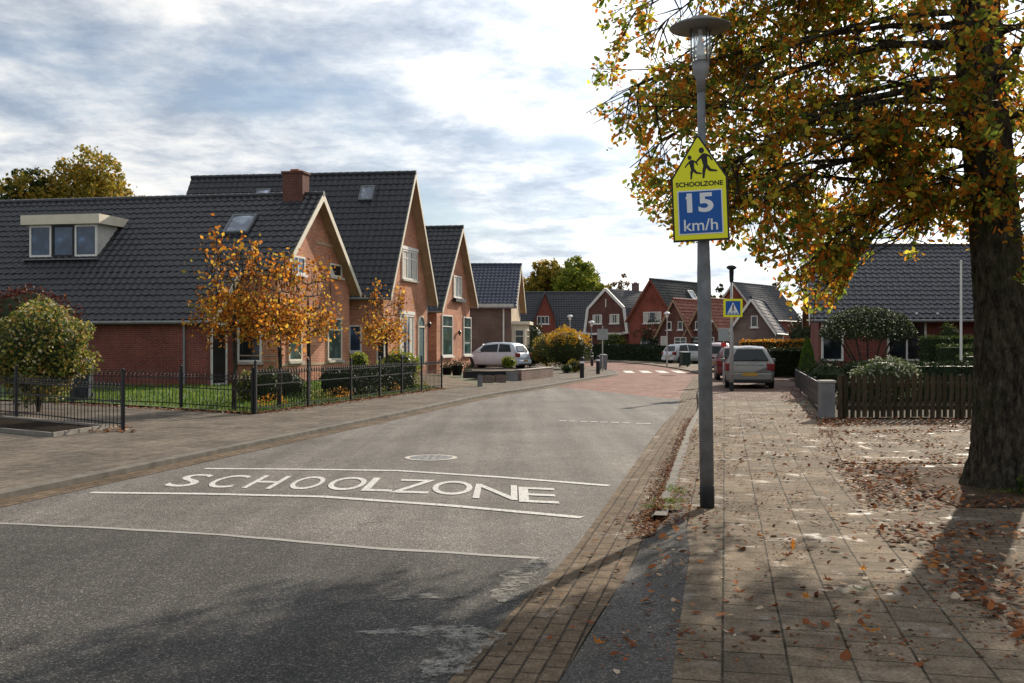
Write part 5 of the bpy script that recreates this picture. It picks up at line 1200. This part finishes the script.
# small bench-like rail under picket fence (right)
# ------------------------------------------------------------------ CARS
def car(name, label, loc, rz, L, W, H, paint, kind='hatch', plate=True, group='parked cars'):
    T = Thing(name, label, 'car', loc, rz, group); hl = L / 2; zb = .2; hw = W / 2; belt = H * .62
    if kind == 'suv': ST = [(-hl, .78, .9, 0), (-hl + .06, .3, 1.0, .0), (-hl + .16, .98, .98, 0), (-hl + .42, .99, 1.0, .72), (-hl + .7, 1, 1, .93), (-hl + 1.5, 1, 1, 1.0), (-hl + 2.3, 1, 1, .98), (-hl + 2.7, 1, .99, .84), (-hl + 3.3, 1, .97, .08), (-hl + 3.9, .97, .9, .0), (hl - .12, .9, .8, 0), (hl, .78, .62, 0)]
    else: ST = [(-hl, .82, .86, 0), (-hl + .06, .96, .93, 0), (-hl + .14, .99, .99, .05), (-hl + .5, 1, 1.0, .84), (-hl + .78, 1, 1, .95), (-hl + 1.3, 1, 1, 1.0), (-hl + 2.0, 1, 1, .97), (-hl + 2.35, 1, .99, .82), (-hl + 2.95, 1, .97, .08), (-hl + 3.5, .96, .9, 0), (hl - .12, .9, .8, 0), (hl, .8, .6, 0)]
    if kind == 'suv': ST[1] = (-hl + .06, .95, .96, 0)
    def ring(i):
        x, wk, bk, rk = ST[i]; w = hw * wk; bz = belt * bk; top = bz + (H - belt) * rk; rw = w * (1 - (.27 if kind == 'suv' else .34) * rk)
        zbx = zb + (.08 if i in (0, len(ST) - 1) else 0)
        half = [(0, zbx), (w * .86, zbx), (w * .97, zbx + .1), (w, zbx + (bz - zbx) * .5), (w * .985, bz * .92), (w * .95, bz), (w * .95 + (rw - w * .95) * .55, bz + (top - bz) * .55), (rw, top - .05 * rk), (rw * .88, top), (0, top + .02 * rk + .012)]
        return [V((x, y, z)) for y, z in half] + [V((x, -y, z)) for y, z in reversed(half[1:-1])]
    RG = [ring(i) for i in range(len(ST))]; n = len(RG[0]); g = MB(); vs = sum(RG, []); fs = []
    for i in range(len(RG) - 1):
        for k in range(n): k2 = (k + 1) % n; fs.append((i * n + k, i * n + k2, (i + 1) * n + k2, (i + 1) * n + k))
    fs.append(tuple(range(n - 1, -1, -1))); fs.append(tuple((len(RG) - 1) * n + k for k in range(n))); g.add(vs, fs)
    T.part('body', g, paint, world=False, smooth=True, bevel=0)
    def quadpart(nm, pts, mat, ins=.1, off=.012, parent=None, th=.02):
        c = sum(pts, V()) / len(pts); nrm = (pts[1] - pts[0]).cross(pts[2] - pts[0]).normalized(); 
        if nrm.dot(c - V((0, 0, H * .5))) < 0: nrm = -nrm
        q = [p.lerp(c, ins) + nrm * off for p in pts]; g = MB(); g.prism(q, -nrm * th); return T.part(nm, g, mat, parent, world=False)
    m = n
    for sg in (1, -1):
        I = (lambda k: k) if sg > 0 else (lambda k: (n - k) % n)
        for nm, (a, b, c) in (('rear_window', (3, 4, 5)), ('side_window', (5, 6, 6))):
            if nm == 'rear_window': pts = [RG[3][I(5)].lerp(RG[2][I(5)], .0) + V((.1, 0, .03)), RG[5][I(5)] + V((-.03, 0, .03)), RG[5][I(7)] + V((-.03, 0, -.03)), RG[4][I(7)] + V((.02, 0, -.03))]
            else: pts = [RG[5][I(5)] + V((.03, 0, .03)), RG[7][I(5)] + V((.25, 0, .03)), RG[7][I(7)] + V((-.12, 0, -.02)), RG[5][I(7)] + V((.03, 0, -.03))]
            quadpart('side_window', pts, 'car_glass', .03, .014)
    # rear and front glass
    a, b = RG[2], RG[3]
    rl = [V((ST[2][0] + .03, hw * .8, belt + .04)), V((ST[2][0] + .03, -hw * .8, belt + .04)), V((ST[3][0] + .0, -hw * .55, belt + (H - belt) * ST[3][3] - .03)), V((ST[3][0] + .0, hw * .55, belt + (H - belt) * ST[3][3] - .03))]
    quadpart('rear_screen', rl, 'car_glass', .05, .055, th=.05)
    wl = [V((ST[8][0] - .06, hw * .8, belt + .06)), V((ST[8][0] - .06, -hw * .8, belt + .06)), V((ST[7][0], -hw * .68, belt + (H - belt) * ST[7][3] - .02)), V((ST[7][0], hw * .68, belt + (H - belt) * ST[7][3] - .02))]
    quadpart('windscreen', wl, 'car_glass', .05, .055, th=.05)
    g = MB(); g.box((-hl - .005, 0, .42), (.12, W * .9, .26)); T.part('rear_bumper', g, paint, world=False, bevel=.05)
    g = MB(); g.box((-hl + .0, 0, .27), (.1, W * .84, .14)); T.part('rear_valance', g, 'car_black', world=False, bevel=.03)
    g = MB(); g.box((hl - .02, 0, .4), (.12, W * .82, .28)); T.part('front_bumper', g, paint, world=False, bevel=.05)
    for sg in (1, -1):
        g = MB(); g.box((-hl + .11, sg * hw * .84, belt * .84), (.24, W * .17, .26)); T.part('tail_light', g, 'tail', world=False, bevel=.04)
        g = MB(); g.box((hl - .22, sg * hw * .72, belt * .68), (.22, .26, .14)); T.part('headlight', g, 'sign_white', world=False, bevel=.04)
        g = MB(); g.box((-hl + 2.75, sg * (hw + .09), belt + .05), (.12, .16, .12)); T.part('mirror', g, paint, world=False, bevel=.03)
        for x in (-hl + .78, hl - .82):
            r = .31 if kind != 'suv' else .35
            g = MB(); g.tube([(x, sg * (hw - .14), r), (x, sg * (hw + .004), r)], r + .055, 20); T.part('wheel_arch', g, 'car_black', world=False)
            g = MB(); g.tube([(x, sg * (hw - .16), r), (x, sg * (hw + .012), r)], [r, r], 20); w = T.part('wheel', g, 'tyre', world=False, bevel=.02)
            g = MB(); g.tube([(x, sg * (hw + .0), r), (x, sg * (hw + .018), r)], r * .62, 16)
            T.part('rim', g, 'rim', w, world=False)
    if plate: g = MB(); g.box((-hl - .07, 0, .5), (.015, .5, .11)); T.part('number_plate', g, 'plate_y', world=False)
    g = MB(); g.beam((-hl - .01, -W * .36, belt * .62), (-hl - .01, W * .36, belt * .62), .01, .015); g.beam((-hl + .03, -W * .3, belt * .9), (-hl + .03, W * .3, belt * .9), .02, .02); T.part('tailgate_trim', g, 'car_black', world=False)
    g = MB(); g.tube([(-hl + .02, .1, belt + .05), (-hl + .12, -.3, belt + .14)], .012, 5); T.part('wiper', g, 'car_black', world=False)
    return T
hd = math.atan2(.97, .2)
c1 = V((at(750, 0, 33.9).x, 33.9, SW)); dirv = V((math.cos(hd), math.sin(hd), 0))
car('hatchback', 'champagne grey hatchback parked with its rear towards the viewer behind the crossing sign', tuple(c1 + dirv * 2.05), hd, 4.1, 1.62, 1.44, 'car_grey')
hd2 = math.atan2(.985, .17); c2 = V((at(728.5, 0, 41.5).x, 43.2, SW))
car('hatchback', 'dark red car mostly hidden behind the champagne hatchback', (c2.x + .7, 43.6, SW), hd2, 4.0, 1.6, 1.42, 'car_red')
car('people_carrier', 'mauve silver people carrier parked behind the dark red car', (at(723, 0, 56).x, 57.5, SW), math.atan2(1, .22), 4.3, 1.7, 1.6, 'car_rose', 'suv')
car('suv', 'pale silver sport utility car parked beyond the crossing before the cottages', (at(691, 0, 83).x, 84, 0), R(28), 4.4, 1.8, 1.65, 'car_white', 'suv')
car('suv', 'large silver car parked side on between the orange and brown brick houses', (at(498, 0, 63.5).x - .25, 64.6, SW), R(180 - 28), 4.45, 1.84, 1.64, 'car_silver', 'suv')
# ------------------------------------------------------------------ FALLEN LEAVES
random.seed(11); g = MB()
def gz(x, y):
    kr = lerp_poly(KR, y)
    if x < kr - .01: return .012
    if y < 8.9: return max(.012, SW + .012) if x > lerp_poly(PI_, y) else .008 + (SW + .003) * max(0, min(1, (x - kr) / max(.1, lerp_poly(PI_, y) - kr))) + .006
    return SW + .018
def drop(x, y, s=.07): g.leaf((x, y, gz(x, y) + ru(0, .015)), s * ru(.7, 1.3), asp=.6, flat=.85, bend=.35)
for _ in range(9500):    # thick litter on the verge
    y = 4.5 + 15.7 * rnd(); x = lerp_poly(PRO, y) - .15 + abs(random.gauss(0, 1.0)) * 1.9
    if 13.2 < y < 16.8 and rnd() < .65: continue
    if noise.noise(V((x * .9, y * 1.1, 2))) * 1.4 + ru(-.28, .28) > (-.12 if y > 7.5 else .12) and x < 12: drop(x, y, .06)
for _ in range(1100):    # scattered on the pavement
    y = 4.6 + 18 * rnd() ** 1.1; k0 = lerp_poly(KR, y); x = ru(k0 + .1, lerp_poly(PRO, y) + .3); t = (x - k0) / 3
    if noise.noise(V((x * 1.1, y * .8, 7))) + .5 * t + ru(-.3, .3) > .22 or (y > 8.5 and rnd() < .16): drop(x, y, .06)
for _ in range(2600):   # brown crumbs in the gutter
    y = 8.0 + 13 * rnd() ** 1.4; k0 = lerp_poly(KR, y); x = k0 - abs(random.gauss(0, .1)) + .03
    if y < 9.5: x += .05
    drop(x, y, .032)
for _ in range(700):
    y = 8.6 + 9 * rnd(); k0 = lerp_poly(KR, y); drop(k0 + .1 + abs(random.gauss(0, .35)), y, .035)
for _ in range(9000):   # crumbs of leaf and dirt lying along the joints
    y = 4.7 + 17 * rnd() ** 1.2; k0 = lerp_poly(KR, y); x = ru(k0 + .12, lerp_poly(PRO, y) + .5)
    if noise.noise(V((x * 1.7, y * 1.1, 17))) + .12 * (x - k0) + ru(-.25, .25) > (.3 if y < 8 else .12): g.leaf((x, y, gz(x, y) - .003), ru(.012, .034), asp=.6, flat=.9, bend=.3)
for _ in range(420): drop(lerp_poly(KR, 9) + random.gauss(0, .13), 8.75 + random.gauss(0, .25), .035)
for _ in range(130):
    y = 5 + 4 * rnd(); drop(lerp_poly(KR, y) + ru(-.45, .6), y, .04)
for _ in range(300): y = 20 + 14 * rnd(); drop(lerp_poly(PRO, y) - ru(.05, .7), y, .07)
for _ in range(1200):  # left fence foot
    t = rnd(); p = V((-5.54, 21.6, 0)).lerp(V((-2.4, 34.1, 0)), t); x, y = p.x + random.gauss(0, .2), p.y; g.leaf((x, y, SW + .02), .07, asp=.7, flat=.85)
for _ in range(500):
    t = rnd(); p = V((-5.6, 21.6, 0)).lerp(V((-11.5, 25.4, 0)), t); g.leaf((p.x + random.gauss(0, .12), p.y + random.gauss(0, .18), SW + .02), .07, asp=.7, flat=.85)
for _ in range(90): p = gp(ru(85, 135), ru(427, 433), SW); g.leaf((p.x, p.y, SW + .02), .08, asp=.7, flat=.85)
tag(g.build('fallen_leaves', 'lf_litter'), 'carpet of brown fallen leaves over the verge and in the gutter', 'leaves', kind='stuff')
FL = [(793, 551, 'orange leaf standing upright on the pavers below the lamp post', 1, 'lf_orange'), (786, 557, 'small brown leaf left of the upright orange leaf', 0, 'lf_litter'), (806, 599, 'curled orange leaf lying alone in the middle of the pavers', 0, 'lf_orange'), (829, 582, 'brown curled leaf on the paver joint above the pale leaf', 0, 'lf_litter'), (863, 571, 'rusty leaf with shadow right of the upright orange leaf', 0, 'lf_orange'), (861, 592, 'pale beige leaf lying right of the curled brown one', 0, 'lf_white'), (938, 585, 'rusty leaf near the verge edge on the right', 0, 'lf_litter'), (739, 594, 'small pinkish brown leaf left of the curled orange leaf', 0, 'lf_litter'), (600, 645, 'flat orange leaf on the dark asphalt ramp', 0, 'lf_orange'), (872, 633, 'rust coloured leaf low on the pavers', 0, 'lf_orange')]
for px, py, lab, up_, mt in FL:
    p = gp(px, py, SW); z = gz(p.x, p.y); p = gp(px, py, z); g = MB(); s_ = .085
    lobes = []
    for k in range(22):
        a = k / 22 * 2 * math.pi; r = s_ * (.5 + .17 * math.cos(a * 7)) * (1 - .25 * abs(math.sin(a))); x, y = r * math.cos(a), r * .7 * math.sin(a)
        lobes.append(V((x, y, .02 * (x / s_ * 2) ** 2 + .018 * (y / s_ * 2) ** 2 + .006)) if not up_ else V((y, .01 * math.sin(a), x + s_ * .55)))
    c_ = V((0, 0, .004)) if not up_ else V((0, 0, s_ * .55)); n_ = len(lobes); g.add(lobes + [c_], [(k, (k + 1) % n_, n_) for k in range(n_)])
    o = g.build('fallen_leaf', mt); o.location = p + V((0, 0, .004)); o.rotation_euler.z = ru(0, 6.28) if not up_ else .3; tag(o, lab, 'leaf', 'single fallen leaves on the pavement')
# grass tufts at the kerb and in joints
g = MB(); random.seed(17)
for _ in range(800):
    q = random.choice(((1.36, 9.1, .12, .1), (1.5, 9.5, .14, .12), (1.65, 10.2, .1, .3), (5.2, 10.1, .5, .12)))
    x, y = q[0] + random.gauss(0, q[2] * .6), q[1] + random.gauss(0, q[3] * .6); h = ru(.01, .035); a = ru(0, 6.28)
    g.add([(x - .004 * math.cos(a), y - .004 * math.sin(a), SW + .01), (x + .004 * math.cos(a), y + .004 * math.sin(a), SW + .01), (x + ru(-.02, .02), y + ru(-.02, .02), SW + .012 + h)], [(0, 1, 2)])
tag(g.build('moss', 'grass'), 'thin moss and grass tufts in the joints at the kerb', 'moss', kind='stuff')
# ------------------------------------------------------------------ SUN, SKY
AZ, EL = R(29), R(25)       # azimuth right of +Y
sd = V((math.sin(AZ) * math.cos(EL), math.cos(AZ) * math.cos(EL), math.sin(EL)))
ld = bpy.data.lights.new('sun', 'SUN'); ld.energy = 5.0; ld.angle = R(.7); ld.color = (1, .88, .72); lo = bpy.data.objects.new('sun', ld); C.objects.link(lo)
lo.rotation_euler = sd.to_track_quat('Z', 'Y').to_euler()
w = bpy.data.worlds.new('World'); sc.world = w; w.use_nodes = True; nt = w.node_tree; nt.nodes.clear()
N_ = nt.nodes.new; Lk = nt.links.new
out = N_('ShaderNodeOutputWorld'); bg = N_('ShaderNodeBackground'); Lk(bg.outputs[0], out.inputs[0]); bg.inputs[1].default_value = .12
sky = N_('ShaderNodeTexSky'); sky.sky_type = 'NISHITA'; sky.sun_disc = False; sky.sun_elevation = EL; sky.sun_rotation = AZ; sky.air_density = 1; sky.dust_density = .6; sky.ozone_density = 1.5
def math_(op, a, b=None, c=None):
    x = N_('ShaderNodeMath'); x.operation = op
    for i, v in enumerate((a, b, c)):
        if v is None: continue
        if hasattr(v, 'is_linked'): Lk(v, x.inputs[i])
        else: x.inputs[i].default_value = v
    return x.outputs[0]
tc = N_('ShaderNodeTexCoord'); sep = N_('ShaderNodeSeparateXYZ'); Lk(tc.outputs['Generated'], sep.inputs[0])
zc = math_('MAXIMUM', sep.outputs[2], 0.0); zd = math_('ADD', zc, .13)
cx_ = math_('DIVIDE', sep.outputs[0], zd); cy_ = math_('DIVIDE', sep.outputs[1], zd); cmb = N_('ShaderNodeCombineXYZ'); Lk(cx_, cmb.inputs[0]); Lk(cy_, cmb.inputs[1])
def wn(scale_, det, rough, dist=0, off=(0, 0, 0), sx=1, sy=1):
    mp = N_('ShaderNodeMapping'); Lk(cmb.outputs[0], mp.inputs[0]); mp.inputs['Scale'].default_value = (sx, sy, 1); mp.inputs['Location'].default_value = off
    x = N_('ShaderNodeTexNoise'); x.inputs['Scale'].default_value = scale_; x.inputs['Detail'].default_value = det; x.inputs['Roughness'].default_value = rough; x.inputs['Distortion'].default_value = dist; Lk(mp.outputs[0], x.inputs[0]); return x.outputs[0]
def wramp(f, st):
    x = N_('ShaderNodeValToRGB'); Lk(f, x.inputs[0]); e = x.color_ramp.elements
    while len(e) < len(st): e.new(.5)
    for i, (p, c) in enumerate(st): e[i].position = p; e[i].color = (c, c, c, 1) if not hasattr(c, '__len__') else (*c, 1)
    return x.outputs[0]
def wmix(f, a, b, mode='MIX'):
    x = N_('ShaderNodeMix'); x.data_type = 'RGBA'; x.blend_type = mode
    for i, v in ((0, f), (6, a), (7, b)):
        if hasattr(v, 'is_linked'): Lk(v, x.inputs[i])
        else: x.inputs[i].default_value = v if i == 0 else (*v, 1)
    return x.outputs[2]
cover = wn(.95, 10, .6, .1, (3.1, .6, 0), 1, .8); fine = wn(2.8, 12, .64, .12, (1, 7, 0)); streak = wn(1.1, 7, .6, .15, (4, 2, 0), .55, 1.5)
mask = wramp(math_('ADD', math_('MULTIPLY', cover, .65), math_('MULTIPLY', streak, .35)), [(.40, 0.3), (.46, .75), (.53, 1)])
shade = wramp(math_('ADD', math_('MULTIPLY', fine, .6), math_('MULTIPLY', cover, .4)), [(.41, (.40, .46, .56)), (.48, (.60, .65, .72)), (.54, (.84, .86, .88)), (.62, (1.1, 1.06, 1.0))])
dot = N_('ShaderNodeVectorMath'); dot.operation = 'DOT_PRODUCT'; nrmv = N_('ShaderNodeVectorMath'); nrmv.operation = 'NORMALIZE'; Lk(tc.outputs['Generated'], nrmv.inputs[0]); Lk(nrmv.outputs[0], dot.inputs[0]); dot.inputs[1].default_value = tuple(sd)
glow = math_('POWER', math_('MAXIMUM', dot.outputs['Value'], 0.0), 11.0)
bright = math_('MULTIPLY_ADD', glow, 13.0, 6.1)
cl = wmix(1.0, shade, wramp(glow, [(0, 1), (1, 1)]), 'MULTIPLY'); vm = N_('ShaderNodeVectorMath'); vm.operation = 'SCALE'; Lk(cl, vm.inputs[0]); Lk(bright, vm.inputs['Scale'])
skd = N_('ShaderNodeVectorMath'); skd.operation = 'SCALE'; Lk(sky.outputs[0], skd.inputs[0]); skd.inputs['Scale'].default_value = .62
Lk(wmix(mask, skd.outputs[0], vm.outputs[0]), bg.inputs[0])
w.cycles.sampling_method = 'MANUAL'; w.cycles.sample_map_resolution = 1024
sc.view_settings.view_transform = 'Standard'; sc.view_settings.look = 'None'; sc.view_settings.exposure = .45; sc.view_settings.gamma = 1
sc.render.resolution_x = 1024; sc.render.resolution_y = 683
sc.cycles.max_bounces = 6; sc.cycles.transparent_max_bounces = 12
